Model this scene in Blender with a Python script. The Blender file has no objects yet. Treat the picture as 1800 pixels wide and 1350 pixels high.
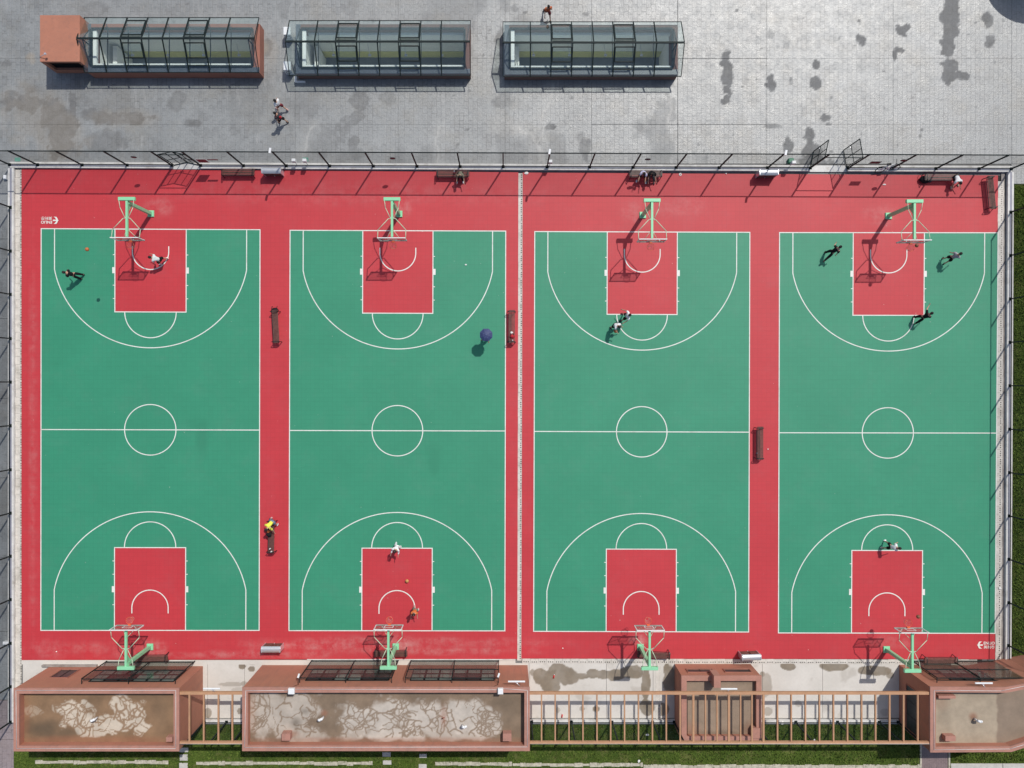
import bpy, bmesh, math, random
import numpy as np
from mathutils import Vector, Matrix

random.seed(7)
SC = bpy.context.scene
C = SC.collection
R = math.radians
PI = math.pi

# ---------------------------------------------------------------- camera, sky, sun, exposure
XN, YN, H, F = 888.0, 675.0, 55.0, 1402.5      # nadir in photo pixels, flying height (m), focal length (photo px)
cam_d = bpy.data.cameras.new('camera')
cam = bpy.data.objects.new('camera', cam_d)
C.objects.link(cam)
cam.location = (0, 0, H)
cam_d.sensor_width = 36
cam_d.lens = F / 1800 * 36
cam_d.shift_x = (900 - XN) / 1800
cam_d.clip_start = 0.5
cam_d.clip_end = 1000
SC.camera = cam

SUN_EL, SDX, SDY = R(56.2), 0.539, 0.842        # sun stands towards the top right of the picture
world = bpy.data.worlds.new('World')
SC.world = world
world.use_nodes = True
nt = world.node_tree
nt.nodes.clear()
sky = nt.nodes.new('ShaderNodeTexSky')
sky.sky_type = 'NISHITA'
sky.sun_disc = False
sky.sun_elevation = SUN_EL
sky.sun_rotation = math.atan2(SDX, SDY)
sky.air_density = 1.0
sky.dust_density = 2.0
bg = nt.nodes.new('ShaderNodeBackground')
bg.inputs['Strength'].default_value = 0.10
wo = nt.nodes.new('ShaderNodeOutputWorld')
nt.links.new(sky.outputs[0], bg.inputs[0])
nt.links.new(bg.outputs[0], wo.inputs[0])

sun_d = bpy.data.lights.new('sun', 'SUN')
sun_d.energy = 3.1
sun_d.angle = R(0.5)
sun_d.color = (1.0, 0.965, 0.91)
sun = bpy.data.objects.new('sun', sun_d)
C.objects.link(sun)
sun.rotation_euler = Vector((SDX * math.cos(SUN_EL), SDY * math.cos(SUN_EL), math.sin(SUN_EL))).to_track_quat('Z', 'Y').to_euler()
sun.location = (30, 45, 80)

SC.view_settings.view_transform = 'Standard'
SC.view_settings.look = 'None'
SC.view_settings.gamma = 1
SC.view_settings.use_curve_mapping = False
SC.view_settings.exposure = 0.0
try:
    SC.cycles.max_bounces = 8
    SC.cycles.transparent_max_bounces = 16
except Exception:
    pass

# ---------------------------------------------------------------- helpers
def W(px, py, z=0.0):
    s = (H - z) / F
    return Vector(((px - XN) * s, -(py - YN) * s, z))

def X(px, z=0.0): return (px - XN) * (H - z) / F
def Y(py, z=0.0): return -(py - YN) * (H - z) / F

def tag(o, label=None, cat=None, group=None, kind=None):
    if label: o['label'] = label
    if cat: o['category'] = cat
    if group: o['group'] = group
    if kind: o['kind'] = kind
    return o

def empty(name, loc=(0, 0, 0), label=None, cat=None, group=None, kind=None, rz=0.0):
    o = bpy.data.objects.new(name, None)
    o.empty_display_size = 0.3
    C.objects.link(o)
    o.location = loc
    o.rotation_euler = (0, 0, rz)
    return tag(o, label, cat, group, kind)

def root_org(p):
    while p.parent: p = p.parent
    return Vector(p.location)

class MB:
    def __init__(s): s.v = []; s.f = []; s.m = []; s.sm = []
    def add(s, vs, fs, mi=0, smooth=False):
        b = len(s.v)
        s.v += [tuple(v) for v in vs]
        s.f += [tuple(b + i for i in f) for f in fs]
        s.m += [mi] * len(fs); s.sm += [smooth] * len(fs)
        return s
    def box(s, x0, y0, z0, x1, y1, z1, mi=0):
        x0, x1 = sorted((x0, x1)); y0, y1 = sorted((y0, y1)); z0, z1 = sorted((z0, z1))
        v = [(x0,y0,z0),(x1,y0,z0),(x1,y1,z0),(x0,y1,z0),(x0,y0,z1),(x1,y0,z1),(x1,y1,z1),(x0,y1,z1)]
        return s.add(v, [(0,3,2,1),(4,5,6,7),(0,1,5,4),(1,2,6,5),(2,3,7,6),(3,0,4,7)], mi)
    def bev(s, x0, y0, z0, x1, y1, z1, b, mi=0):
        x0, x1 = sorted((x0, x1)); y0, y1 = sorted((y0, y1)); z0, z1 = sorted((z0, z1))
        v = [(x0,y0,z0),(x1,y0,z0),(x1,y1,z0),(x0,y1,z0),
             (x0,y0,z1-b),(x1,y0,z1-b),(x1,y1,z1-b),(x0,y1,z1-b),
             (x0+b,y0+b,z1),(x1-b,y0+b,z1),(x1-b,y1-b,z1),(x0+b,y1-b,z1)]
        f = [(0,3,2,1),(8,9,10,11)]
        for i in range(4):
            j = (i+1) % 4
            f += [(i,j,4+j,4+i),(4+i,4+j,8+j,8+i)]
        return s.add(v, f, mi)
    def prism(s, pts, z0, z1, mi=0):
        n = len(pts)
        v = [(p[0],p[1],z0) for p in pts] + [(p[0],p[1],z1) for p in pts]
        f = [tuple(reversed(range(n))), tuple(range(n, 2*n))] + [(i,(i+1)%n,n+(i+1)%n,n+i) for i in range(n)]
        return s.add(v, f, mi)
    def tube(s, p0, p1, r0, r1=None, n=8, mi=0, caps=True):
        if r1 is None: r1 = r0
        p0 = Vector(p0); p1 = Vector(p1); d = p1 - p0
        if d.length < 1e-6: return s
        d.normalize()
        u = d.cross(Vector((0,0,1)) if abs(d.z) < 0.95 else Vector((1,0,0))).normalized(); w = d.cross(u)
        v = []
        for p, r in ((p0,r0),(p1,r1)):
            for i in range(n):
                a = 2*PI*i/n
                v.append(p + (u*math.cos(a) + w*math.sin(a))*r)
        f = [(i,(i+1)%n,n+(i+1)%n,n+i) for i in range(n)]
        s.add(v, f, mi, n > 5)
        if caps: s.add([], [])
        b = len(s.v) - 2*n
        if caps:
            s.f += [tuple(b+i for i in reversed(range(n))), tuple(b+n+i for i in range(n))]
            s.m += [mi]*2; s.sm += [False]*2
        return s
    def path(s, pts, r, n=6, mi=0):
        for a, b in zip(pts[:-1], pts[1:]): s.tube(a, b, r, n=n, mi=mi)
        return s
    def bar(s, p0, p1, w, h, mi=0):
        p0 = Vector(p0); p1 = Vector(p1); d = (p1-p0).normalized()
        u = d.cross(Vector((0,0,1)))
        u = u.normalized() if u.length > 1e-3 else Vector((1,0,0))
        t = u.cross(d).normalized()
        v = []
        for p in (p0, p1):
            for a, b in ((-1,-1),(1,-1),(1,1),(-1,1)): v.append(p + u*a*w/2 + t*b*h/2)
        return s.add(v, [(3,2,1,0),(4,5,6,7),(0,1,5,4),(1,2,6,5),(2,3,7,6),(3,0,4,7)], mi)
    def torus(s, c, r, t, axis='z', n=20, m=6, mi=0, a0=0, a1=2*PI):
        v = []; full = abs(a1-a0-2*PI) < 1e-6
        k = n if full else n+1
        for i in range(k):
            a = a0 + (a1-a0)*i/n
            for j in range(m):
                b = 2*PI*j/m
                rr = r + t*math.cos(b); h = t*math.sin(b)
                x, y = rr*math.cos(a), rr*math.sin(a)
                p = {'z':(x,y,h),'y':(x,h,y),'x':(h,x,y)}[axis]
                v.append((c[0]+p[0], c[1]+p[1], c[2]+p[2]))
        f = []
        for i in range(n):
            i2 = (i+1) % k
            for j in range(m):
                j2 = (j+1) % m
                f.append((i*m+j, i2*m+j, i2*m+j2, i*m+j2))
        return s.add(v, f, mi, True)
    def ball(s, c, rx, ry=None, rz=None, n=12, m=8, mi=0, z_cut=-1.0):
        ry = ry or rx; rz = rz or rx
        v = []; rows = []
        for j in range(m+1):
            t = -PI/2 + PI*j/m
            if math.sin(t) < z_cut - 1e-6: continue
            rows.append(t)
        for t in rows:
            for i in range(n):
                a = 2*PI*i/n
                v.append((c[0]+rx*math.cos(t)*math.cos(a), c[1]+ry*math.cos(t)*math.sin(a), c[2]+rz*math.sin(t)))
        f = []
        for j in range(len(rows)-1):
            for i in range(n):
                f.append((j*n+i, j*n+(i+1)%n, (j+1)*n+(i+1)%n, (j+1)*n+i))
        return s.add(v, f, mi, True)
    def build(s, name, mats, parent=None, loc=None, label=None, cat=None, group=None, kind=None, attrs=None):
        if not isinstance(mats, (list, tuple)): mats = [mats]
        org = root_org(parent) if parent else (Vector(loc) if loc is not None else Vector((0,0,0)))
        me = bpy.data.meshes.new(name)
        me.from_pydata([(v[0]-org.x, v[1]-org.y, v[2]-org.z) for v in s.v], [], s.f)
        for m in mats: me.materials.append(m)
        me.polygons.foreach_set('material_index', s.m)
        me.polygons.foreach_set('use_smooth', s.sm)
        me.update()
        o = bpy.data.objects.new(name, me)
        C.objects.link(o)
        if parent: o.parent = parent
        else: o.location = org
        return tag(o, label, cat, group, kind)

def kids(o): return [c for c in KID.get(o.name, [])]

def copy_tree(o, parent=None):
    c = o.copy(); C.objects.link(c)
    if parent: c.parent = parent
    for ch in list(o.children): copy_tree(ch, c)
    return c

# value noise in numpy (for stains with a shape of their own)
def vnoise(x, y, seed=0):
    xi = np.floor(x).astype(np.int64); yi = np.floor(y).astype(np.int64)
    xf = x - xi; yf = y - yi
    def h(a, b):
        n = (a*374761393 + b*668265263 + seed*69069) & 0xffffffff
        n = ((n ^ (n >> 13)) * 1274126177) & 0xffffffff
        return ((n ^ (n >> 16)) & 0xffff) / 65535.0
    u = xf*xf*(3-2*xf); v = yf*yf*(3-2*yf)
    return (h(xi,yi)*(1-u) + h(xi+1,yi)*u)*(1-v) + (h(xi,yi+1)*(1-u) + h(xi+1,yi+1)*u)*v

def fbm(x, y, seed=0, oct=4):
    t = 0; a = 0.5; s = 0
    for k in range(oct):
        t = t + a*vnoise(x*2**k, y*2**k, seed+k*17); s += a; a *= 0.5
    return t/s

def smooth(e0, e1, x):
    t = np.clip((x-e0)/(e1-e0), 0, 1)
    return t*t*(3-2*t)

def blobs(xs, ys, lst, rough=0.55, edge=0.12, seed=3, freq=2.2):
    """xs, ys world; lst of (px, py, rx, ry, strength) in photo pixels on the ground"""
    out = np.zeros_like(xs)
    n1 = fbm(xs*freq, ys*freq, seed) - 0.5
    for b in lst:
        cx, cy, rx, ry = b[0], b[1], b[2], b[3]
        st = b[4] if len(b) > 4 else 1.0
        wx, wy = X(cx), Y(cy)
        sx, sy = rx/25.5, ry/25.5
        d = np.sqrt(((xs-wx)/sx)**2 + ((ys-wy)/sy)**2) + n1*rough*2
        out = np.maximum(out, st*(1-smooth(1-edge, 1+edge, d)))
    return out

def sheet(name, x0, y0, x1, y1, z, mat, parent=None, step=0.12, thick=0.0, attr=None, loc=None, jitter=None, **kw):
    """a gridded slab with optional per-vertex float attributes computed from world x, y"""
    x0, x1 = sorted((x0, x1)); y0, y1 = sorted((y0, y1))
    nx = max(1, int(round((x1-x0)/step))); ny = max(1, int(round((y1-y0)/step)))
    gx, gy = np.meshgrid(np.linspace(x0, x1, nx+1), np.linspace(y0, y1, ny+1))
    gx = gx.ravel(); gy = gy.ravel()
    org = root_org(parent) if parent else (Vector(loc) if loc is not None else Vector(((x0+x1)/2, (y0+y1)/2, z)))
    n = gx.size
    co = np.stack([gx-org.x, gy-org.y, np.full(n, z-org.z)], 1)
    i, j = np.meshgrid(np.arange(nx), np.arange(ny))
    a = (j*(nx+1)+i).ravel()
    faces = np.stack([a, a+1, a+nx+2, a+nx+1], 1)
    co = co.tolist(); fl = faces.tolist()
    if thick:
        b = len(co); k = n
        ring = list(range(nx+1)) + [jj*(nx+1)+nx for jj in range(1, ny+1)] + [ny*(nx+1)+ii for ii in range(nx-1, -1, -1)] + [jj*(nx+1) for jj in range(ny-1, 0, -1)]
        for q in ring: co.append([co[q][0], co[q][1], z-thick-org.z])
        m = len(ring)
        for q in range(m):
            q2 = (q+1) % m
            fl.append([ring[q], b+q, b+q2, ring[q2]])
    me = bpy.data.meshes.new(name)
    me.from_pydata(co, [], fl)
    me.materials.append(mat)
    if attr:
        for an, fn in attr.items():
            at = me.attributes.new(an, 'FLOAT', 'POINT')
            val = np.zeros(len(co)); val[:n] = fn(gx, gy)
            at.data.foreach_set('value', val)
    me.update()
    o = bpy.data.objects.new(name, me); C.objects.link(o)
    if parent: o.parent = parent
    else: o.location = org
    return tag(o, kw.get('label'), kw.get('cat'), kw.get('group'), kw.get('kind'))

# ---------------------------------------------------------------- materials
MATS = {}
def node(nt, t, **kw):
    n = nt.nodes.new(t)
    for k, v in kw.items():
        if k in n.inputs: n.inputs[k].default_value = v
        else: setattr(n, k, v)
    return n

def base_mat(name):
    m = bpy.data.materials.new(name); m.use_nodes = True
    nt = m.node_tree
    b = nt.nodes['Principled BSDF']
    geo = nt.nodes.new('ShaderNodeNewGeometry')
    return m, nt, b, geo

def mixc(nt, fac, a, b, mode='MIX'):
    n = nt.nodes.new('ShaderNodeMix'); n.data_type = 'RGBA'; n.blend_type = mode
    for sock, val in ((n.inputs[0], fac), (n.inputs[6], a), (n.inputs[7], b)):
        if hasattr(val, 'is_output') or isinstance(val, bpy.types.NodeSocket): nt.links.new(val, sock)
        elif isinstance(val, (int, float)): sock.default_value = val
        else: sock.default_value = (*val, 1)
    return n.outputs[2]

def noise(nt, geo, scale, detail=4, rough=0.6, lo=0.35, hi=0.65, vec=None):
    n = nt.nodes.new('ShaderNodeTexNoise')
    n.inputs['Scale'].default_value = scale; n.inputs['Detail'].default_value = detail; n.inputs['Roughness'].default_value = rough
    nt.links.new(vec if vec else geo.outputs['Position'], n.inputs['Vector'])
    mr = nt.nodes.new('ShaderNodeMapRange'); mr.clamp = True
    mr.inputs[1].default_value = lo; mr.inputs[2].default_value = hi
    nt.links.new(n.outputs['Fac'], mr.inputs[0])
    return mr.outputs[0]

def mul(nt, a, b, op='MULTIPLY'):
    n = nt.nodes.new('ShaderNodeMath'); n.operation = op; n.use_clamp = True
    for s, v in ((n.inputs[0], a), (n.inputs[1], b)):
        if isinstance(v, bpy.types.NodeSocket): nt.links.new(v, s)
        else: s.default_value = v
    return n.outputs[0]

def bump(nt, b, height, strength=0.3, dist=0.02):
    n = nt.nodes.new('ShaderNodeBump'); n.inputs['Strength'].default_value = strength; n.inputs['Distance'].default_value = dist
    nt.links.new(height, n.inputs['Height']); nt.links.new(n.outputs[0], b.inputs['Normal'])

def simple(name, col, rough=0.6, metal=0.0, var=0.25, scale=3.0, spec=0.5, dirt=None, bmp=0.0, dirtscale=1.2, streak=None):
    if name in MATS: return MATS[name]
    m, nt, b, geo = base_mat(name)
    dark = tuple(c*(1-var) for c in col); lite = tuple(min(1, c*(1+var)) for c in col)
    c = mixc(nt, noise(nt, geo, scale, 6, 0.65, 0.3, 0.7), dark, lite)
    if dirt:
        c = mixc(nt, mul(nt, noise(nt, geo, dirtscale, 8, 0.7, 0.5, 0.72), 0.75), c, dirt)
    if streak:
        mp = node(nt, 'ShaderNodeMapping'); mp.inputs['Scale'].default_value = (2.4, 2.4, 0.22)
        nt.links.new(geo.outputs['Position'], mp.inputs['Vector'])
        c = mixc(nt, mul(nt, noise(nt, geo, 1.6, 6, 0.7, 0.50, 0.74, vec=mp.outputs[0]), 0.6), c, streak)
        c = mixc(nt, mul(nt, noise(nt, geo, 11, 6, 0.8, 0.56, 0.72), 0.4), c, tuple(x*0.7 for x in streak))
    nt.links.new(c, b.inputs['Base Color'])
    b.inputs['Roughness'].default_value = rough; b.inputs['Metallic'].default_value = metal
    b.inputs['Specular IOR Level'].default_value = spec
    if bmp: bump(nt, b, noise(nt, geo, scale*8, 5, 0.6, 0.2, 0.8), bmp, 0.01)
    MATS[name] = m
    return m

def court_mat(name, col, dust=0.10):
    """interlocking sport tiles: faint grid, dust and slight tone changes"""
    m, nt, b, geo = base_mat(name)
    c = mixc(nt, noise(nt, geo, 0.22, 3, 0.5, 0.3, 0.7), tuple(x*0.95 for x in col), tuple(x*1.04 for x in col))
    mp = node(nt, 'ShaderNodeMapping'); mp.inputs['Scale'].default_value = (3.28, 3.28, 3.28)
    nt.links.new(geo.outputs['Position'], mp.inputs['Vector'])
    vo = node(nt, 'ShaderNodeVectorMath', operation='FLOOR'); nt.links.new(mp.outputs[0], vo.inputs[0])
    wn = node(nt, 'ShaderNodeTexWhiteNoise', noise_dimensions='2D'); nt.links.new(vo.outputs[0], wn.inputs['Vector'])
    c = mixc(nt, mul(nt, wn.outputs['Value'], 0.16), c, tuple(x*0.78 for x in col))
    br = node(nt, 'ShaderNodeTexBrick', offset=0.0, squash=1.0)
    br.inputs['Scale'].default_value = 1.0; br.inputs['Brick Width'].default_value = 0.305; br.inputs['Row Height'].default_value = 0.305
    br.inputs['Mortar Size'].default_value = 0.006; br.inputs['Mortar Smooth'].default_value = 0.5
    nt.links.new(geo.outputs['Position'], br.inputs['Vector'])
    c = mixc(nt, mul(nt, br.outputs['Fac'], 0.45), c, tuple(x*0.45 for x in col))
    # short darker streaks along the tile rows
    mp2 = node(nt, 'ShaderNodeMapping'); mp2.inputs['Scale'].default_value = (0.35, 3.3, 1)
    nt.links.new(geo.outputs['Position'], mp2.inputs['Vector'])
    st = noise(nt, geo, 1.6, 3, 0.6, 0.56, 0.78, vec=mp2.outputs[0])
    c = mixc(nt, mul(nt, st, 0.30), c, tuple(x*0.72 for x in col))
    at = node(nt, 'ShaderNodeAttribute', attribute_name='dust')
    du = mul(nt, at.outputs['Fac'], noise(nt, geo, 1.3, 8, 0.72, 0.40, 0.72))
    c = mixc(nt, du, c, (0.62, 0.50, 0.46))
    sp = noise(nt, geo, 5.0, 2, 0.5, 0.76, 0.80)
    c = mixc(nt, mul(nt, sp, dust*3), c, (0.7, 0.68, 0.62))
    c = mixc(nt, mul(nt, noise(nt, geo, 0.45, 9, 0.75, 0.50, 0.70), 0.16), c, tuple(x*0.5+0.10 for x in col))
    at2 = node(nt, 'ShaderNodeAttribute', attribute_name='wet')
    c = mixc(nt, mul(nt, at2.outputs['Fac'], 0.5), c, tuple(x*0.6 for x in col))
    nt.links.new(c, b.inputs['Base Color'])
    b.inputs['Roughness'].default_value = 0.53
    b.inputs['Specular IOR Level'].default_value = 0.42
    bump(nt, b, noise(nt, geo, 60, 2, 0.5, 0.2, 0.8), 0.35, 0.004)
    return m

def plaza_mat(name, tint=(1, 1, 1), bw=0.50, rh=0.315):
    """stamped concrete pavers: joints, worn patches, stains with their own outlines"""
    m, nt, b, geo = base_mat(name)
    t = lambda c: tuple(c[i]*tint[i] for i in range(3))
    rot = node(nt, 'ShaderNodeMapping'); rot.inputs['Rotation'].default_value = (0, 0, PI/2)
    wv = nt.nodes.new('ShaderNodeTexNoise'); wv.inputs['Scale'].default_value = 1.5
    nt.links.new(geo.outputs['Position'], wv.inputs['Vector'])
    va = node(nt, 'ShaderNodeVectorMath', operation='SCALE'); va.inputs['Scale'].default_value = 0.05
    nt.links.new(wv.outputs['Color'], va.inputs[0])
    ad = node(nt, 'ShaderNodeVectorMath', operation='ADD')
    nt.links.new(geo.outputs['Position'], ad.inputs[0]); nt.links.new(va.outputs[0], ad.inputs[1])
    nt.links.new(ad.outputs[0], rot.inputs['Vector'])
    br = node(nt, 'ShaderNodeTexBrick', offset=0.37, offset_frequency=2)
    br.inputs['Scale'].default_value = 1.0; br.inputs['Brick Width'].default_value = bw; br.inputs['Row Height'].default_value = rh
    br.inputs['Mortar Size'].default_value = 0.016; br.inputs['Mortar Smooth'].default_value = 0.6; br.inputs['Bias'].default_value = 0.0
    br.inputs['Color1'].default_value = (0, 0, 0, 1); br.inputs['Color2'].default_value = (1, 1, 1, 1); br.inputs['Mortar'].default_value = (0.5, 0.5, 0.5, 1)
    nt.links.new(rot.outputs[0], br.inputs['Vector'])
    big = noise(nt, geo, 0.16, 5, 0.6, 0.35, 0.65)
    c = mixc(nt, big, t((0.213, 0.224, 0.222)), t((0.275, 0.289, 0.290)))
    jm = noise(nt, geo, 0.55, 8, 0.78, 0.44, 0.60)
    mid = noise(nt, geo, 1.4, 9, 0.78, 0.38, 0.64)
    c = mixc(nt, mul(nt, mid, 0.65), c, t((0.338, 0.350, 0.350)))
    c = mixc(nt, mul(nt, br.outputs['Color'], mul(nt, jm, 0.42)), c, t((0.13, 0.13, 0.13)))
    c = mixc(nt, mul(nt, noise(nt, geo, 0.33, 8, 0.72, 0.50, 0.66), 0.55), c, t((0.235, 0.225, 0.195)))
    c = mixc(nt, mul(nt, noise(nt, geo, 0.7, 9, 0.8, 0.52, 0.66), 0.5), c, t((0.175, 0.185, 0.185)))
    fine = noise(nt, geo, 7.0, 8, 0.8, 0.46, 0.76)
    c = mixc(nt, mul(nt, fine, 0.62), c, t((0.15, 0.15, 0.148)))
    spots = noise(nt, geo, 2.6, 5, 0.7, 0.62, 0.70)
    c = mixc(nt, mul(nt, spots, 0.6), c, t((0.12, 0.12, 0.12)))
    # light smears (dried cement)
    mpv = node(nt, 'ShaderNodeMapping'); mpv.inputs['Scale'].default_value = (2.2, 0.35, 1)
    nt.links.new(geo.outputs['Position'], mpv.inputs['Vector'])
    sm = noise(nt, geo, 0.9, 6, 0.7, 0.58, 0.74, vec=mpv.outputs[0])
    c = mixc(nt, mul(nt, sm, 0.6), c, t((0.42, 0.42, 0.41)))
    jf = mul(nt, br.outputs['Fac'], mul(nt, mul(nt, jm, 0.75), 0.20, 'ADD'))
    c = mixc(nt, jf, c, t((0.10, 0.10, 0.10)))
    at = node(nt, 'ShaderNodeAttribute', attribute_name='stain')
    c = mixc(nt, mul(nt, at.outputs['Fac'], 0.80), c, mixc(nt, mid, t((0.10, 0.10, 0.098)), t((0.165, 0.165, 0.165))))
    a2 = node(nt, 'ShaderNodeAttribute', attribute_name='warm')
    c = mixc(nt, mul(nt, a2.outputs['Fac'], 0.5), c, (0.36, 0.30, 0.22))
    nt.links.new(c, b.inputs['Base Color'])
    r = nt.nodes.new('ShaderNodeMapRange'); r.inputs[3].default_value = 0.30; r.inputs[4].default_value = 0.46
    nt.links.new(mid, r.inputs[0])
    rr_ = nt.nodes.new('ShaderNodeMath'); rr_.operation = 'MULTIPLY_ADD'; nt.links.new(at.outputs['Fac'], rr_.inputs[0]); rr_.inputs[1].default_value = 0.22; nt.links.new(r.outputs[0], rr_.inputs[2])
    nt.links.new(rr_.outputs[0], b.inputs['Roughness'])
    sp_ = nt.nodes.new('ShaderNodeMapRange'); sp_.inputs[3].default_value = 0.72; sp_.inputs[4].default_value = 0.30
    nt.links.new(at.outputs['Fac'], sp_.inputs[0]); nt.links.new(sp_.outputs[0], b.inputs['Specular IOR Level'])
    ap_ = node(nt, 'ShaderNodeAttribute', attribute_name='pale')
    c = mixc(nt, mul(nt, ap_.outputs['Fac'], 0.5), c, t((0.5, 0.49, 0.46)))
    nt.links.new(c, b.inputs['Base Color'])
    hh = mixc(nt, mul(nt, br.outputs['Fac'], 0.8), noise(nt, geo, 7, 8, 0.8, 0.3, 0.7), (0, 0, 0))
    bump(nt, b, hh, 0.6, 0.012)
    return m

def concrete_mat(name, lite, dark, attr='stain', stain=(0.20, 0.165, 0.11), k=0.8, rough=0.75):
    m, nt, b, geo = base_mat(name)
    c = mixc(nt, noise(nt, geo, 0.5, 6, 0.65, 0.35, 0.65), lite, dark)
    c = mixc(nt, mul(nt, noise(nt, geo, 6, 8, 0.75, 0.5, 0.8), 0.35), c, tuple(x*0.7 for x in dark))
    at = node(nt, 'ShaderNodeAttribute', attribute_name=attr)
    sc = mixc(nt, noise(nt, geo, 2.0, 5, 0.6, 0.3, 0.7), stain, tuple(x*1.35 for x in stain))
    c = mixc(nt, mul(nt, at.outputs['Fac'], k), c, sc)
    nt.links.new(c, b.inputs['Base Color'])
    b.inputs['Roughness'].default_value = rough
    bump(nt, b, noise(nt, geo, 20, 6, 0.7, 0.2, 0.8), 0.25, 0.006)
    return m

def roof_mat(name, lite, brown, scale=2.1, crack=1.0):
    """dried mud on a flat roof: pale film cut by brown branching cracks, dirt where 'dirt' is high"""
    m, nt, b, geo = base_mat(name)
    wv = nt.nodes.new('ShaderNodeTexNoise'); wv.inputs['Scale'].default_value = 1.6; wv.inputs['Detail'].default_value = 3
    nt.links.new(geo.outputs['Position'], wv.inputs['Vector'])
    va = node(nt, 'ShaderNodeVectorMath', operation='SCALE'); va.inputs['Scale'].default_value = 0.95
    nt.links.new(wv.outputs['Color'], va.inputs[0])
    ad = node(nt, 'ShaderNodeVectorMath', operation='ADD')
    nt.links.new(geo.outputs['Position'], ad.inputs[0]); nt.links.new(va.outputs[0], ad.inputs[1])
    mp = node(nt, 'ShaderNodeMapping'); mp.inputs['Scale'].default_value = (1.25, 0.8, 1)
    nt.links.new(ad.outputs[0], mp.inputs['Vector'])
    vo = node(nt, 'ShaderNodeTexVoronoi', feature='DISTANCE_TO_EDGE', voronoi_dimensions='2D'); vo.inputs['Scale'].default_value = scale
    nt.links.new(mp.outputs[0], vo.inputs['Vector'])
    mr = nt.nodes.new('ShaderNodeMapRange'); mr.interpolation_type = 'SMOOTHSTEP'
    mr.inputs[1].default_value = 0.035; mr.inputs[2].default_value = 0.10; mr.inputs[3].default_value = 1; mr.inputs[4].default_value = 0
    nt.links.new(vo.outputs['Distance'], mr.inputs[0])
    pal = mixc(nt, noise(nt, geo, 1.3, 6, 0.65, 0.35, 0.65), lite, tuple(x*0.78 for x in lite))
    brk = noise(nt, geo, 2.2, 5, 0.7, 0.46, 0.56)
    c = mixc(nt, mul(nt, node(nt, 'ShaderNodeAttribute', attribute_name='crack').outputs['Fac'], 0.9), pal, brown)
    at = node(nt, 'ShaderNodeAttribute', attribute_name='dirt')
    db = mixc(nt, noise(nt, geo, 0.9, 8, 0.65, 0.3, 0.7), tuple(x*1.15 for x in brown), tuple(x*0.72 for x in brown))
    c = mixc(nt, at.outputs['Fac'], c, db)
    a2 = node(nt, 'ShaderNodeAttribute', attribute_name='dark')
    c = mixc(nt, mul(nt, a2.outputs['Fac'], 0.75), c, (0.075, 0.06, 0.04))
    c = mixc(nt, mul(nt, noise(nt, geo, 12, 8, 0.75, 0.55, 0.85), 0.35), c, tuple(x*0.6 for x in brown))
    a3 = node(nt, 'ShaderNodeAttribute', attribute_name='rust')
    c = mixc(nt, mul(nt, a3.outputs['Fac'], 0.6), c, (0.30, 0.11, 0.06))
    nt.links.new(c, b.inputs['Base Color']); b.inputs['Roughness'].default_value = 0.85
    bump(nt, b, noise(nt, geo, 18, 6, 0.7, 0.2, 0.8), 0.3, 0.008)
    return m

def glass_mat(name, tint, refl=1.0, opac=0.0, body=(0.1, 0.14, 0.13), rough=0.02, base=0.05):
    m = bpy.data.materials.new(name); m.use_nodes = True
    nt = m.node_tree; nt.nodes.clear()
    out = nt.nodes.new('ShaderNodeOutputMaterial')
    tr = nt.nodes.new('ShaderNodeBsdfTransparent'); tr.inputs[0].default_value = (*tint, 1)
    gl = nt.nodes.new('ShaderNodeBsdfGlossy'); gl.inputs['Roughness'].default_value = rough; gl.inputs['Color'].default_value = (0.9*refl, 0.95*refl, 0.95*refl, 1)
    lw = nt.nodes.new('ShaderNodeLayerWeight'); lw.inputs[0].default_value = 0.5
    pw = nt.nodes.new('ShaderNodeMath'); pw.operation = 'POWER'; nt.links.new(lw.outputs['Facing'], pw.inputs[0]); pw.inputs[1].default_value = 4.0
    sch = nt.nodes.new('ShaderNodeMath'); sch.operation = 'MULTIPLY_ADD'; nt.links.new(pw.outputs[0], sch.inputs[0]); sch.inputs[1].default_value = 0.9; sch.inputs[2].default_value = base
    mx = nt.nodes.new('ShaderNodeMixShader')
    nt.links.new(sch.outputs[0], mx.inputs[0]); nt.links.new(tr.outputs[0], mx.inputs[1]); nt.links.new(gl.outputs[0], mx.inputs[2])
    df = nt.nodes.new('ShaderNodeBsdfDiffuse')
    geo = nt.nodes.new('ShaderNodeNewGeometry')
    nn = noise(nt, geo, 2.5, 7, 0.7, 0.45, 0.8)
    nt.links.new(mixc(nt, nn, body, tuple(min(1, x*1.6+0.05) for x in body)), df.inputs[0])
    mx2 = nt.nodes.new('ShaderNodeMixShader')
    f2 = mul(nt, mul(nt, nn, opac*0.7), opac, 'ADD')
    nt.links.new(f2, mx2.inputs[0])
    nt.links.new(mx.outputs[0], mx2.inputs[1]); nt.links.new(df.outputs[0], mx2.inputs[2]); nt.links.new(mx2.outputs[0], out.inputs[0])
    return m

def mesh_mat(name, col, opac):
    m = bpy.data.materials.new(name); m.use_nodes = True
    nt = m.node_tree; nt.nodes.clear()
    out = nt.nodes.new('ShaderNodeOutputMaterial')
    tr = nt.nodes.new('ShaderNodeBsdfTransparent')
    df = nt.nodes.new('ShaderNodeBsdfDiffuse'); df.inputs[0].default_value = (*col, 1)
    mx = nt.nodes.new('ShaderNodeMixShader'); mx.inputs[0].default_value = opac
    nt.links.new(tr.outputs[0], mx.inputs[1]); nt.links.new(df.outputs[0], mx.inputs[2]); nt.links.new(mx.outputs[0], out.inputs[0])
    return m

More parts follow.
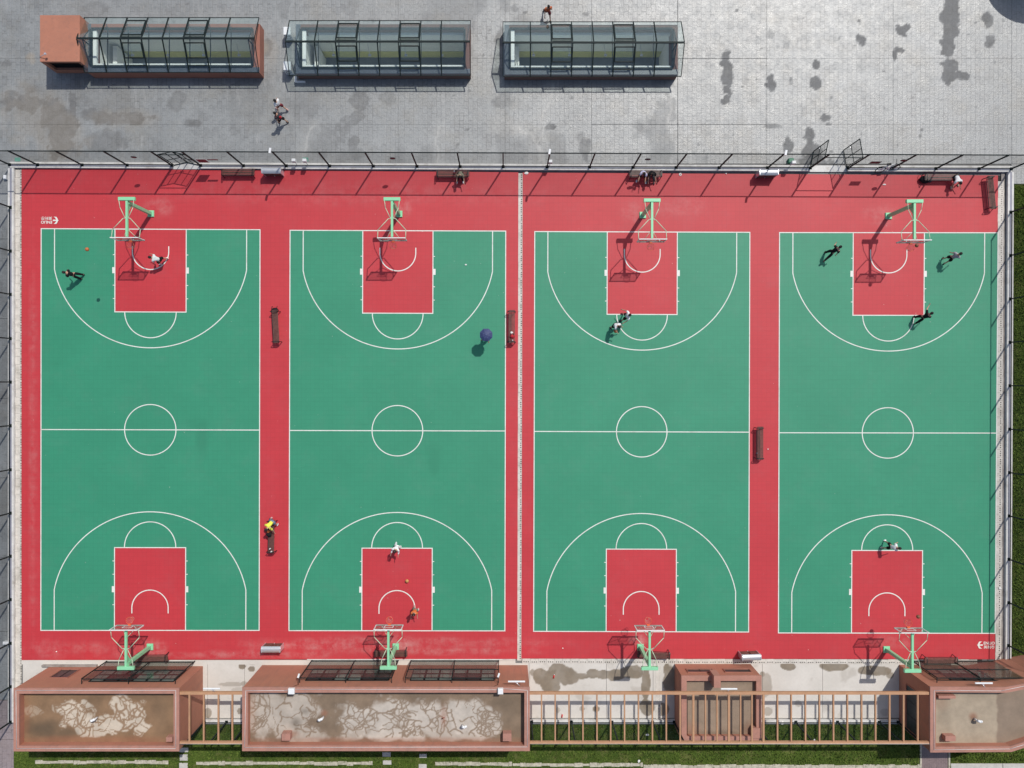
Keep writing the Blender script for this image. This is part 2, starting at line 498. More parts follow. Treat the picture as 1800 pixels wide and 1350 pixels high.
def grass_mat(name, g=1.0):
    m, nt, b, geo = base_mat(name)
    c = mixc(nt, noise(nt, geo, 0.5, 6, 0.7, 0.35, 0.65), (0.045*g, 0.074*g, 0.013*g), (0.095*g, 0.140*g, 0.024*g))
    c = mixc(nt, noise(nt, geo, 9, 8, 0.8, 0.35, 0.70), c, (0.024*g, 0.044*g, 0.009*g))
    c = mixc(nt, mul(nt, noise(nt, geo, 1.1, 8, 0.78, 0.50, 0.66), 0.75), c, (0.15*g, 0.135*g, 0.055*g))
    c = mixc(nt, mul(nt, noise(nt, geo, 3.5, 8, 0.8, 0.56, 0.68), 0.8), c, (0.028, 0.04, 0.012))
    nt.links.new(c, b.inputs['Base Color']); b.inputs['Roughness'].default_value = 0.95; b.inputs['Specular IOR Level'].default_value = 0.1
    bump(nt, b, noise(nt, geo, 22, 8, 0.8, 0.2, 0.8), 0.9, 0.05)
    return m

M = {}
M['plaza'] = plaza_mat('stamped_concrete')
M['pink'] = plaza_mat('pink_pavers', (1.15, 0.92, 0.92))
M['ground'] = simple('bare_concrete', (0.19, 0.19, 0.185), 0.9, scale=2, bmp=0.3)
M['red'] = court_mat('red_sport_tiles', (0.525, 0.040, 0.050), 0.12)
M['green'] = court_mat('green_sport_tiles', (0.038, 0.268, 0.153), 0.08)
M['line'] = simple('white_line_paint', (0.74, 0.76, 0.70), 0.6, var=0.06, scale=8, dirt=(0.55, 0.52, 0.46), dirtscale=1.1)
M['apron'] = concrete_mat('pale_concrete', (0.66, 0.625, 0.57), (0.58, 0.545, 0.49), k=0.92, stain=(0.165, 0.130, 0.088))
M['gutter'] = simple('gutter_concrete', (0.30, 0.27, 0.245), 0.85, var=0.3, scale=2.2, dirt=(0.16, 0.13, 0.11), bmp=0.2)
M['drain'] = simple('drain_cover_concrete', (0.62, 0.58, 0.52), 0.75, var=0.14, scale=2.5, dirt=(0.30, 0.27, 0.21), dirtscale=0.8, bmp=0.2)
M['hole'] = simple('drain_hole_dark', (0.03, 0.028, 0.025), 0.9, var=0.1)
M['kerb'] = simple('kerb_pale_concrete', (0.66, 0.65, 0.62), 0.7, var=0.12, scale=1.5, dirt=(0.34, 0.31, 0.27), bmp=0.15)
M['kerb_tile'] = simple('kerb_grey_band', (0.28, 0.28, 0.33), 0.6, var=0.1, scale=1.5)
M['dark_steel'] = simple('dark_green_black_steel', (0.010, 0.018, 0.019), 0.6, var=0.2, spec=0.2)
M['black'] = simple('black_painted_metal', (0.012, 0.012, 0.013), 0.45, var=0.2)
M['fence_mesh'] = mesh_mat('wire_mesh', (0.02, 0.035, 0.03), 0.20)
M['gate_mesh'] = mesh_mat('gate_wire_mesh', (0.02, 0.035, 0.03), 0.28)
M['terra'] = simple('terracotta_render', (0.42, 0.175, 0.112), 0.85, var=0.07, scale=0.8, dirt=(0.34, 0.15, 0.10), dirtscale=0.5, bmp=0.15, streak=(0.30, 0.145, 0.105))
M['terra_dark'] = simple('brown_red_render', (0.33, 0.135, 0.095), 0.85, var=0.08, scale=0.8, dirt=(0.22, 0.11, 0.085), bmp=0.15)
M['coping'] = simple('parapet_render', (0.42, 0.205, 0.155), 0.85, var=0.08, scale=1.2, dirt=(0.29, 0.16, 0.12), dirtscale=0.9, bmp=0.15, streak=(0.27, 0.155, 0.125))
M['roofA'] = roof_mat('roof_dried_mud', (0.62, 0.53, 0.42), (0.255, 0.155, 0.085), 1.35)
M['roofB'] = roof_mat('roof_dried_mud_fine', (0.56, 0.50, 0.43), (0.235, 0.170, 0.115), 1.9)
M['roofC'] = roof_mat('roof_sandy_screed', (0.34, 0.255, 0.185), (0.26, 0.19, 0.135), 1.3, 0.15)
M['roofD'] = roof_mat('roof_grey_screed', (0.41, 0.335, 0.245), (0.25, 0.185, 0.135), 1.1, 0.12)
M['glass'] = glass_mat('pale_green_glass', (0.955, 0.985, 0.975), 1.0, 0.014, (0.40, 0.48, 0.47), 0.02, 0.08)
M['cage_glass'] = glass_mat('canopy_glass', (0.92, 0.95, 0.935), 0.35, 0.05, (0.20, 0.23, 0.21), 0.15)
M['dark_glass'] = simple('dark_window_glass', (0.040, 0.046, 0.046), 0.3, var=0.3, spec=0.3)
M['win_glass'] = simple('grey_green_window_glass', (0.30, 0.38, 0.34), 0.35, var=0.45, scale=0.8, spec=0.25)
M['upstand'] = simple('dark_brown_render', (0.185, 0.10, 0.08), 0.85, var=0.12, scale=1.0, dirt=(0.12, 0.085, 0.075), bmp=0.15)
M['eave_shade'] = simple('slate_eave_shade', (0.10, 0.115, 0.145), 0.35, var=0.15, scale=2)  # slate tone for wall tops shaded under the eave glass
M['inner_white'] = simple('white_interior_wall', (0.93, 0.94, 0.92), 0.8, var=0.05)
M['inner_green'] = simple('grey_green_interior_wall', (0.90, 0.93, 0.89), 0.8, var=0.04)
M['inner_ochre'] = simple('ochre_dado', (0.72, 0.70, 0.28), 0.8, var=0.08)
M['inner_floor'] = simple('slate_floor', (0.15, 0.17, 0.20), 0.6, var=0.1)
M['hoop_green'] = simple('pale_green_enamel', (0.27, 0.66, 0.38), 0.4, var=0.08, scale=4, dirt=(0.22, 0.45, 0.27), dirtscale=4)
M['hoop_white'] = simple('white_enamel', (0.80, 0.80, 0.78), 0.4, var=0.05)
M['rod'] = simple('cream_green_rod', (0.50, 0.60, 0.42), 0.45, var=0.1)
M['rim'] = simple('orange_rim', (0.75, 0.12, 0.04), 0.45, var=0.1)
M['net'] = simple('net_cord', (0.62, 0.35, 0.30), 0.8, var=0.1)
M['board'] = glass_mat('clear_backboard', (0.90, 0.94, 0.93), 0.8, 0.03, (0.5, 0.55, 0.5))
M['ball'] = simple('orange_basketball', (0.52, 0.15, 0.045), 0.6, var=0.12, scale=20)
M['ball_brown'] = simple('brown_basketball', (0.24, 0.09, 0.045), 0.6, var=0.12, scale=20)
M['ball_tan'] = simple('tan_basketball', (0.60, 0.30, 0.10), 0.6, var=0.12, scale=20)
M['slat'] = simple('dark_brown_slat', (0.130, 0.058, 0.045), 0.6, var=0.35, scale=7)
M['slat_grey'] = simple('weathered_slat', (0.20, 0.145, 0.125), 0.65, var=0.25, scale=7)
M['bin_roof'] = simple('brushed_silver_roof', (0.62, 0.63, 0.65), 0.38, metal=0.55, var=0.08, scale=5)
M['white_metal'] = simple('white_metal', (0.80, 0.81, 0.81), 0.35, var=0.05, scale=4)
M['silver'] = simple('silver_metal', (0.72, 0.73, 0.76), 0.3, metal=0.6, var=0.1, scale=6)
M['wood_brown'] = simple('reddish_brown_panel', (0.20, 0.09, 0.07), 0.6, var=0.2, scale=6)
M['pergola'] = simple('orange_tan_painted_steel', (0.48, 0.265, 0.145), 0.6, var=0.1, scale=2, dirt=(0.36, 0.19, 0.11))
M['grass'] = grass_mat('grass_ground', 1.45)
M['grass_side'] = grass_mat('shaggy_grass_ground', 0.85)
M['blade'] = simple('grass_blades', (0.105, 0.150, 0.030), 0.9, var=0.4, scale=1.2, spec=0.1)
M['edging'] = simple('garden_edging_stone', (0.50, 0.46, 0.37), 0.85, var=0.3, scale=3.5, dirt=(0.13, 0.15, 0.07), dirtscale=3.2, bmp=0.4)
M['stone'] = simple('stepping_stone', (0.52, 0.50, 0.46), 0.85, var=0.15, scale=3, bmp=0.3)
M['navy'] = simple('navy_umbrella_cloth', (0.035, 0.05, 0.14), 0.6, var=0.12, scale=4)
M['sign_red'] = simple('maroon_sign', (0.16, 0.05, 0.06), 0.5, var=0.1)
M['disc'] = simple('dark_disc_sign', (0.03, 0.03, 0.035), 0.5, var=0.1)
M['teal'] = simple('faded_teal_paint', (0.12, 0.30, 0.24), 0.8, var=0.2)
M['green_box'] = simple('green_enamel_box', (0.05, 0.22, 0.13), 0.5, var=0.1)
M['cable'] = simple('white_conduit', (0.62, 0.60, 0.58), 0.5, var=0.1)
M['red_plastic'] = simple('red_plastic', (0.60, 0.03, 0.03), 0.4, var=0.1)
M['paper'] = simple('white_paper', (0.82, 0.80, 0.76), 0.8, var=0.05)
M['rubber'] = simple('black_rubber', (0.02, 0.02, 0.02), 0.8, var=0.1)

def cloth(name, col): return simple('cloth_' + name, col, 0.9, var=0.14, scale=9, spec=0.15)

# ================================================================ SETTING
# skylight pits leave holes in the ground and the plaza
PITS = [(X(158, .95)+0.0, 21.45, X(444, .95), 24.15), (-14.18+.42, 21.02+.42, -2.39-.42, 24.15-.42+.35), (-0.05+.42, 20.95+.42, 11.7-.42, 24.15-.42+.35)]
PITS = [(-27.95, 21.55, -17.15, 24.0), (-13.76, 21.45, -2.8, 24.0), (0.37, 21.40, 11.28, 24.0)]

def cut_rects(x0, y0, x1, y1, holes):
    xs = sorted({x0, x1} | {min(max(h[i], x0), x1) for h in holes for i in (0, 2)})
    ys = sorted({y0, y1} | {min(max(h[i], y0), y1) for h in holes for i in (1, 3)})
    out = []
    for a, b in zip(xs[:-1], xs[1:]):
        for c, d in zip(ys[:-1], ys[1:]):
            cx, cy = (a+b)/2, (c+d)/2
            if any(h[0] < cx < h[2] and h[1] < cy < h[3] for h in holes): continue
            out.append((a, c, b, d))
    return out

g = MB()
for a, b_, c, d in cut_rects(-220, -220, 220, 220, PITS):
    g.add([(a,b_,-.06),(c,b_,-.06),(c,d,-.06),(a,d,-.06)], [(0,1,2,3)])
g.build('ground', M['ground'], kind='structure')

STAINS = [(1277,98,9,13),(1279,122,11,22),(1277,158,9,22),(1272,178,8,6),(1355,145,7,15),(1350,150,10,5,.8),(1435,113,6,10),(1434,147,7,9),
 (1515,70,10,10),(1587,53,11,11),(1583,88,8,6),(1573,98,4,8),(1675,5,12,20),(1672,45,16,32),(1668,85,15,18),(1669,118,13,16),(1668,135,16,10),(1692,132,13,8),
 (1737,35,8,15,.8),(1740,72,10,12,.7),(1450,208,9,9,.8),(1456,218,6,4,.7),(1423,240,11,20,.9),(1426,262,18,14,.9),(1432,285,28,14,.7),(1385,257,8,12,.8),
 (1381,75,6,10,.25),(1354,60,7,9,.25),(40,180,34,16,.9),(52,158,14,7,.6),(95,200,24,26,.85),(108,240,24,36,.9),(126,215,11,40,.8),(210,208,48,10,.8),(165,202,22,10,.7),(232,208,34,10,.8),
 (340,217,14,7,.6),(310,180,16,18,.45),(190,250,50,18,.55),(170,240,22,14,.4),(10,112,9,6,.6),(20,165,18,9,.6),(8,185,14,14,.4),(160,15,26,12,.25),(28,45,20,22,.2),
 (633,178,17,20,.55),(628,205,12,14,.5),(682,172,14,12,.35),(608,215,10,10,.4),(622,252,10,14,.5),(628,268,14,10,.45),(575,238,18,16,.3),(560,260,24,16,.3),(605,225,16,10,.35),
 (966,223,9,6,.8),(880,180,15,14,.35),(1032,262,11,18,.5),(1180,190,8,28,.3),(780,85,14,20,.2),(470,80,8,18,.6),(880,66,9,26,.45),(875,128,14,10,.4),
 (1362,222,14,3,.5),(1780,225,10,4,.4),(8,640,12,40,.3),(6,700,10,8,.6),(3,735,8,8,.5),(10,1000,9,26,.45),(14,1050,10,22,.55),(6,1070,12,10,.5),(12,440,8,10,.6),(16,1110,6,12,.4),
 (500,20,10,18,.3),(615,15,14,16,.25),(905,14,5,6,.4),(1030,24,5,4,.4)]
WARM = [(60,200,60,50,.45),(110,240,40,45,.45),(220,210,60,16,.35),(52,100,9,6,.9),(58,108,7,7,.8),(465,85,8,10,.6),(480,95,10,20,.35),(1380,20,60,40,.12),(880,220,30,20,.2)]
MORE = [(random.uniform(0, 1800), random.uniform(5, 270), random.uniform(1, 3.2), random.uniform(1, 3), random.uniform(.35, .8)) for _ in range(150)]
def f_stain(x, y):
    s = blobs(x, y, STAINS, 0.85, 0.09, 5, 1.9)
    s = np.clip(s * (0.9 + 0.5*fbm(x*5, y*5, 66, 3)), 0, 1)
    s = np.maximum(s, blobs(x, y, MORE, 0.5, 0.2, 9, 3))
    lp = smooth(0.60, 0.66, fbm(x*0.28+11, y*0.20+5, 21, 5))*0.33*(x < 14)
    pat = 0.75 + 0.5*fbm(x*3, y*3, 44, 3)
    return np.clip(np.maximum(s, lp)*pat, 0, 1)
PALE = [[(972,148),(966,175),(953,205),(956,228),(949,250),(952,288)], [(549,222),(543,240),(536,262),(532,288)], [(772,222),(769,245),(770,288)], [(1191,140),(1178,160),(1182,195),(1172,215)], [(905,225),(930,232),(945,250),(948,285)], [(505,60),(520,90),(512,128)]]
def f_pale(x, y):
    out = np.zeros_like(x)
    wx = x + (fbm(x*1.5, y*1.5, 71, 3)-.5)*.6; wy = y + (fbm(x*1.5, y*1.5, 72, 3)-.5)*.6
    for pl in PALE:
        for (a0, b0), (a1, b1) in zip(pl[:-1], pl[1:]):
            ax, ay, cx_, cy_ = X(a0), Y(b0), X(a1), Y(b1)
            dx, dy = cx_-ax, cy_-ay; L2 = dx*dx+dy*dy
            t = np.clip(((wx-ax)*dx+(wy-ay)*dy)/L2, 0, 1)
            d = np.hypot(wx-ax-t*dx, wy-ay-t*dy)
            out = np.maximum(out, (1-smooth(.02, .16, d))*.8)
            out = np.maximum(out, (1-smooth(.1, .9, d))*.25)
    return out
def f_warm(x, y): return blobs(x, y, WARM, 0.7, 0.5, 12, 1.5)

plaza = empty('plaza', (0, 22, 0), kind='structure')
xj = [-56, X(-60), X(137), X(283), X(519), X(700), X(888), X(1040), X(1191), X(1348), X(1570), X(1778), 44.5]
yj = [Y(288), Y(219), Y(103), Y(-40), 38]
for i in range(len(xj)-1):
    for j in range(len(yj)-1):
        gap = 0.006 if not (i in (7, 8)) else 0.016
        cell = (xj[i]+gap, yj[j]+gap, xj[i+1]-gap, yj[j+1]-gap)
        vis = -38 < (cell[0]+cell[2])/2 < 38 and cell[1] < 28
        for q in cut_rects(*cell, PITS):
            if q[2]-q[0] < 0.02 or q[3]-q[1] < 0.02: continue
            sheet('slab', *q, 0.0, M['plaza'], plaza, 0.10 if vis else 2.5, 0.1, {'stain': f_stain, 'warm': f_warm, 'pale': f_pale})
# pavement west of the courts, grey then pink
yl = [Y(288)-.02, Y(420), Y(560), Y(700), Y(840), Y(980), Y(1110), Y(1230)]
for a, b_ in zip(yl[:-1], yl[1:]):
    sheet('slab', -56, b_+.012, X(18), a-.012, 0.0, M['plaza'], plaza, 0.35, 0.1, {'stain': f_stain, 'warm': f_warm, 'pale': f_pale})
pp = empty('pink_pavement', (-36, -26, 0), kind='structure')
for a, b_ in ((1231, 1300), (1300, 1380), (1380, 1480)):
    sheet('slab', -56, Y(b_)+.012, X(24), Y(a)-.012, -0.001, M['pink'], pp, 0.5, 0.1)
sheet('slab', X(1778), Y(323), 44.5, Y(288)-.02, 0.0, M['plaza'], plaza, 0.2, 0.1, {'stain': f_stain, 'warm': f_warm, 'pale': f_pale})

# lawns
lawn = empty('lawn', (0, -26, 0), kind='structure')
for q, gm in (((X(1779), Y(1172), 60, Y(324)), 'grass_side'), ((X(24), -60, 60, Y(1274)), 'grass')):
    sheet('turf', *q, -0.012, M[gm], lawn, 3.0, 0.05)
gb = MB()
rg = random.Random(3)
def blades(x0, y0, x1, y1, n, zb=-0.012):
    for _ in range(n):
        x, y = rg.uniform(x0, x1), rg.uniform(y0, y1)
        if fb_excl(x, y): continue
        a = rg.uniform(0, 2*PI); h = rg.uniform(.05, .13); w = rg.uniform(.03, .07); l = rg.uniform(.02, .09)
        c, s_ = math.cos(a), math.sin(a)
        gb.add([(x-c*w, y-s_*w, zb), (x+c*w, y+s_*w, zb), (x-s_*l, y+c*l, zb+h)], [(0, 1, 2)])
EXCL = []
def fb_excl(x, y): return any(a < x < c and b_ < y < d for a, b_, c, d in EXCL)

# garden edging strips, stepping stones, paths
ed = empty('garden_edging', (0, Y(1340), 0), kind='structure')
def edging(x0, x1, yt, yb):
    xa = X(x0); xe = X(x1)
    while xa < xe - .1:
        l = min(rg.uniform(.42, .62), xe-xa)
        EXCL.append((xa, Y(yb), xa+l, Y(yt)))
        MB().bev(xa+.003, Y(yb)+rg.uniform(-.05, .04), -.05, xa+l-.003, Y(yt)+rg.uniform(-.06, .03), .02+rg.uniform(0, .02), .012).build('kerb_stone', M['edging'], ed)
        xa += l
rg.seed(11)
edging(62, 296, 1336.5, 1342.5); edging(345, 655, 1338, 1344.5); edging(765, 900, 1339.5, 1345.5); edging(901, 1130, 1341, 1347); edging(1131, 1618, 1344, 1351)
ss = empty('stepping_stone_path', (X(323), Y(1335), 0), kind='structure')
for x0, x1, ya, yb in ((315,331,1314,1322),(316,330,1326,1337),(315,330,1341,1353),(672,687,1322,1330),(673,688,1336.5,1344),(737,750,1325,1332),(736,750,1343,1351)):
    EXCL.append((X(x0), Y(yb), X(x1), Y(ya)))
    MB().bev(X(x0), Y(yb), -.05, X(x1), Y(ya), .03, .015).build('stepping_stone', M['stone'], ss)
bp = empty('brick_path', (X(1645), Y(1340), 0), kind='structure')
EXCL.append((X(1618), -60, X(1670), Y(1300)))
sheet('paving', X(1620), -60, X(1666), Y(1302), 0.004, plaza_mat('brick_path_pavers', (1.0, 0.72, 0.70), 0.24, 0.12), bp, 0.6, .06)
for xx in (1617, 1667): MB().box(X(xx), -60, -.05, X(xx+3), Y(1302), .03).build('path_edge', M['edging'], bp)
co = empty('concrete_path', (X(1740), Y(1350), 0), kind='structure')
EXCL.append((X(1668), -60, 60, Y(1340)))
for a, b_ in ((1671, 1762), (1762.6, 1850), (1850.6, 1950)):
    MB().prism([(X(a), Y(1342)), (X(a)+.3, Y(1420)), (X(b_), Y(1420)), (X(b_), Y(1342))], -.05, .02).build('slab', M['stone'], co)
lp = empty('bottom_kerb_path', (X(1300), Y(1352), 0), kind='structure')
blades(X(26), Y(1365), X(1618), Y(1274), 26000)
blades(X(1779), Y(1170), X(1806), Y(325), 5200)
blades(X(1672), Y(1342), X(1806), Y(1300), 2200)
gb.build('grass_blades', M['blade'], loc=(0, -26, 0), label='short green grass growing over the lawns beside the courts', cat='grass', kind='stuff')

# pale concrete apron between courts and buildings
AP = [(950,1187,14,14),(968,1196,17,20),(980,1180,18,14),(1000,1188,20,17),(975,1208,10,8),(1018,1188,18,6),(1042,1184,13,8),(1060,1186,14,8),(1085,1186,22,10),(1110,1182,24,12),(1136,1200,8,30),
 (1137,1245,14,16),(1165,1245,10,12),(1178,1196,12,24,.95),(1172,1180,6,12),(1385,1171,13,7),(1465,1171,28,9),(1536,1178,28,9),(1345,1205,12,22,.55),(1350,1250,8,8,.6),(1340,1185,5,5,.8),
 (426,1171,6,5),(444,1166,5,3),(442,1176,6,5),(405,1203,22,4,.5),(429,1202,6,4,.6),(1048,1247,6,5,1),(980,1248,4,5,.6),(1023,1246,4,4,.6),(1565,1187,6,5,.8),(1555,1252,8,6,.3),
 (365,1253,7,9,.8),(422,1250,5,6,.8),(1232,1247,5,5),(420,1213,15,5,.3),(1403,1237,7,6,.5),(936,1182,5,6,.8)]
f_ap = lambda x, y: np.clip(blobs(x, y, AP, 0.42, 0.05, 31, 1.1)*(0.8+0.3*fbm(x*2, y*2, 8, 3)) + 0.25*smooth(.62, .75, fbm(x*.9, y*.9, 77, 4)), 0, 1)
apron = empty('concrete_apron', (0, Y(1215), 0), kind='structure')
xs_ = [X(40), X(365), X(430), X(700), X(930), X(1066), X(1148), X(1186), X(1340), X(1446), X(1600), X(1800)]
for a, b_ in zip(xs_[:-1], xs_[1:]):
    sheet('slab', a+.012, Y(1262), b_-.012, Y(1166), 0.004, M['apron'], apron, 0.06, 0.08, {'stain': f_ap})

# ---------------- courts
Q = {1: [(72.2,401.3),(458.2,403.2),(456.6,1108.6),(71.6,1108.6)], 2: [(509.4,404.2),(889.8,405.6),(888.2,1109.4),(507.4,1109.0)],
     3: [(939.2,406.4),(1318.6,407.8),(1316.4,1111.4),(937.2,1110.2)], 4: [(1369.2,408.2),(1754.6,408.6),(1749.4,1113.8),(1367.2,1113.0)]}
def cpt(k, u, v, z):
    """court-local metres (u across 0..15.1, v down 0..28.1) to world"""
    a = u/15.1; b_ = v/28.1
    q = Q[k]
    px = (q[0][0]*(1-a)+q[1][0]*a)*(1-b_) + (q[3][0]*(1-a)+q[2][0]*a)*b_
    py = (q[0][1]*(1-a)+q[1][1]*a)*(1-b_) + (q[3][1]*(1-a)+q[2][1]*a)*b_
    return (X(px), Y(py), z)

RED_L = [(38.3,296.5),(911,303),(909.5,1158),(540,1158.5),(540,1160),(38.3,1160)]
RED_R = [(918.8,303.5),(1753.6,308.5),(1753.6,407),(1749.5,1160),(1741,1160),(1741,1150),(916.6,1157)]
RED_R = [(918.8,303.5),(1753.8,308.5),(1748.8,1158.6),(916.4,1157.4)]
DUST = [(700,1130,230,9,.28),(560,1135,120,6,.35),(330,1152,200,5,.28),(750,1145,160,4,.4),(150,1140,100,10,.2),(58,800,6,340,.18),(90,1140,40,16,.2),(280,365,22,14,.22),(708,365,16,16,.25),
 (1118,378,22,16,.2),(1545,378,26,16,.18),(1180,365,60,16,.12),(450,1150,120,6,.35),(270,1140,20,14,.45),(705,1128,20,14,.5),(1570,1128,40,12,.2),(1120,1126,14,8,.5),(620,340,300,20,.10)]
f_dust = lambda x, y: blobs(x, y, DUST, 0.5, 0.55, 91, .8)
WETC = [(356,770,10,34,.6),(765,812,9,18,.45),(350,745,16,14,.3),(760,790,12,12,.3)]
f_wet = lambda x, y: blobs(x, y, WETC, 0.7, 0.5, 61, 1.2)

def sheet_poly(name, mapper, nu, nv, mat, parent, z, thick=0.0, attr=None):
    P = [[mapper(i/nu, j/nv) for i in range(nu+1)] for j in range(nv+1)]
    org = root_org(parent)
    v = [(p[0]-org.x, p[1]-org.y, z-org.z) for row in P for p in row]
    f = [((j+1)*(nu+1)+i, (j+1)*(nu+1)+i+1, j*(nu+1)+i+1, j*(nu+1)+i) for j in range(nv) for i in range(nu)]
    gx = np.array([p[0] for r_ in P for p in r_]); gy = np.array([p[1] for r_ in P for p in r_])
    n = len(v)
    if thick:
        ring = list(range(nu+1)) + [j*(nu+1)+nu for j in range(1, nv+1)] + [nv*(nu+1)+i for i in range(nu-1, -1, -1)] + [j*(nu+1) for j in range(nv-1, 0, -1)]
        b_ = len(v)
        for q in ring: v.append((v[q][0], v[q][1], z-thick-org.z))
        for q in range(len(ring)): f.append((ring[q], ring[(q+1) % len(ring)], b_+(q+1) % len(ring), b_+q))
    me = bpy.data.meshes.new(name); me.from_pydata(v, [], f); me.materials.append(mat)
    for an, fn in (attr or {}).items():
        at = me.attributes.new(an, 'FLOAT', 'POINT'); val = np.zeros(len(v)); val[:n] = fn(gx, gy); at.data.foreach_set('value', val)
    me.update(); o = bpy.data.objects.new(name, me); C.objects.link(o); o.parent = parent
    return o

def bil(q):
    def f(a, b_):
        px = (q[0][0]*(1-a)+q[1][0]*a)*(1-b_) + (q[3][0]*(1-a)+q[2][0]*a)*b_
        py = (q[0][1]*(1-a)+q[1][1]*a)*(1-b_) + (q[3][1]*(1-a)+q[2][1]*a)*b_
        return (X(px), Y(py))
    return f
ATT = {'dust': f_dust, 'wet': f_wet}
cl = empty('sport_court_surface', (X(475), Y(730), 0), kind='structure')
cr = empty('sport_court_surface', (X(1335), Y(730), 0), kind='structure')
sheet_poly('red_surround', bil([(38.3,296.5),(911.2,303),(909.4,1158),(38.3,1160)]), 170, 170, M['red'], cl, 0.030, 0.03, ATT)
sheet_poly('red_surround', bil(RED_R), 170, 170, M['red'], cr, 0.030, 0.03, ATT)

LW = 0.064
def strip(mb, k, pts, z, w=LW, closed=False):
    n = len(pts); L = []; Rr = []
    for i, p in enumerate(pts):
        a = pts[(i-1) % n] if (closed or i > 0) else p
        b_ = pts[(i+1) % n] if (closed or i < n-1) else p
        dx, dy = b_[0]-a[0], b_[1]-a[1]; l = math.hypot(dx, dy) or 1
        nx_, ny_ = -dy/l*w/2, dx/l*w/2
        L.append(cpt(k, p[0]+nx_, p[1]+ny_, z)); Rr.append(cpt(k, p[0]-nx_, p[1]-ny_, z))
    v = L + Rr
    f = [(i, (i+1) % n, n+(i+1) % n, n+i) for i in range(n if closed else n-1)]
    mb.add(v, f)
def rect(mb, k, u0, v0, u1, v1, z):
    mb.add([cpt(k,u0,v0,z), cpt(k,u0,v1,z), cpt(k,u1,v1,z), cpt(k,u1,v0,z)], [(0,1,2,3)])
def arc(cu, cv, r, a0, a1, n=40): return [(cu+r*math.cos(a0+(a1-a0)*i/n), cv+r*math.sin(a0+(a1-a0)*i/n)) for i in range(n+1)]

for k in (1, 2, 3, 4):
    par = cl if k < 3 else cr
    q = Q[k]
    sheet_poly('green_field', bil(q), 60, 110, M['green'], par, 0.034, 0, ATT)
    for e in (0, 1):
        fl = (lambda v: v) if e == 0 else (lambda v: 28.1-v)
        a0, b0 = sorted((fl(0.0), fl(5.85)))
        P = lambda a, b_, k=k, a0=a0, b0=b0: cpt(k, 5.10+4.90*a, a0+(b0-a0)*b_, 0)
        sheet_poly('red_key_area', P, 30, 34, M['red'], par, 0.038, 0, ATT)
    # markings; every piece on its own level or butted, so no two lie in one plane
    ln = MB(); z1 = 0.042; z2 = 0.0445; h = LW/2
    strip(ln, k, [(0, h), (15.1, h)], z1); strip(ln, k, [(0, 28.1-h), (15.1, 28.1-h)], z1)
    strip(ln, k, [(h, LW), (h, 28.1-LW)], z1); strip(ln, k, [(15.1-h, LW), (15.1-h, 28.1-LW)], z1)
    strip(ln, k, [(LW, 14.05), (15.1-LW, 14.05)], z1)
    ln2 = MB()
    strip(ln2, k, arc(7.55, 14.05, 1.80-h, 0, 2*PI, 64)[:-1], z2, closed=True)
    for e in (0, 1):
        s = 1 if e == 0 else -1
        o = 0.0 if e == 0 else 28.1
        V = lambda v, o=o, s=s: o+s*v
        strip(ln, k, [(5.10, V(LW)), (5.10, V(5.85-LW))], z1); strip(ln, k, [(10.0, V(LW)), (10.0, V(5.85-LW))], z1)
        strip(ln, k, [(5.10-h, V(5.85-h)), (10.0+h, V(5.85-h))], z1)
        strip(ln, k, [(7.55+(1.80-h)*math.cos(a), V(5.85+(1.80-h)*math.sin(a))) for a in [PI*i/40 for i in range(41)]], z1)
        yc = 1.60
        a = math.acos((7.55-0.95)/6.72)
        pts = [(0.95, V(LW))] + [(7.55-6.72*math.cos(t), V(yc+6.72*math.sin(t))) for t in [a+(PI-2*a)*i/70 for i in range(71)]] + [(14.15, V(LW))]
        strip(ln, k, pts, z1)
        pts = [(7.55-1.25, V(1.22))] + [(7.55-1.25*math.cos(t), V(yc+1.25*math.sin(t))) for t in [PI*i/40 for i in range(41)]] + [(7.55+1.25, V(1.22))]
        strip(ln2, k, pts, z2, LW*1.05)
        for sd in (-1, 1):
            ue = 7.55 + sd*(2.45+h)
            for vv, w_, l_ in ((1.80, .05, .11), (3.93, .05, .11), (4.86, .05, .11), (2.70, .42, .15)):
                ua, ub = sorted((ue, ue+sd*l_)); va, vb = sorted((V(vv), V(vv+w_)))
                rect(ln, k, ua, va, ub, vb, z1)
    for m_ in (ln, ln2):
        fl_ = []
        o = m_.build('white_marking', M['line'], par)
        me = o.data
        bm = bmesh.new(); bm.from_mesh(me)
        for f in bm.faces:
            if f.normal.z < 0: f.normal_flip()
        bm.to_mesh(me); bm.free()

# painted logos (lettering reads the right way up at the bottom right, upside down at the top left)
def text_mesh(body, size, x, y, sx=1.0, bold=0.0, rot=0.0):
    cu = bpy.data.curves.new('t', 'FONT'); cu.body = body; cu.size = size; cu.align_x = 'LEFT'; cu.offset = bold
    o = bpy.data.objects.new('t', cu); C.objects.link(o)
    dg = bpy.context.evaluated_depsgraph_get(); dg.update()
    me = bpy.data.meshes.new_from_object(o.evaluated_get(dg))
    C.objects.unlink(o); bpy.data.objects.remove(o)
    vs = [v.co.copy() for v in me.vertices]; fs = [tuple(p.vertices) for p in me.polygons]
    if not vs: return [], []
    mnx = min(v.x for v in vs); mxx = max(v.x for v in vs); mny = min(v.y for v in vs); mxy = max(v.y for v in vs)
    return [((v.x-mnx)/(mxx-mnx), (v.y-mny)/(mxy-mny)) for v in vs], fs
t1v, t1f = text_mesh('ENLIO', 1, 0, 0, bold=0.02)
t2v, t2f = text_mesh('英利奥', 1, 0, 0, bold=0.012)
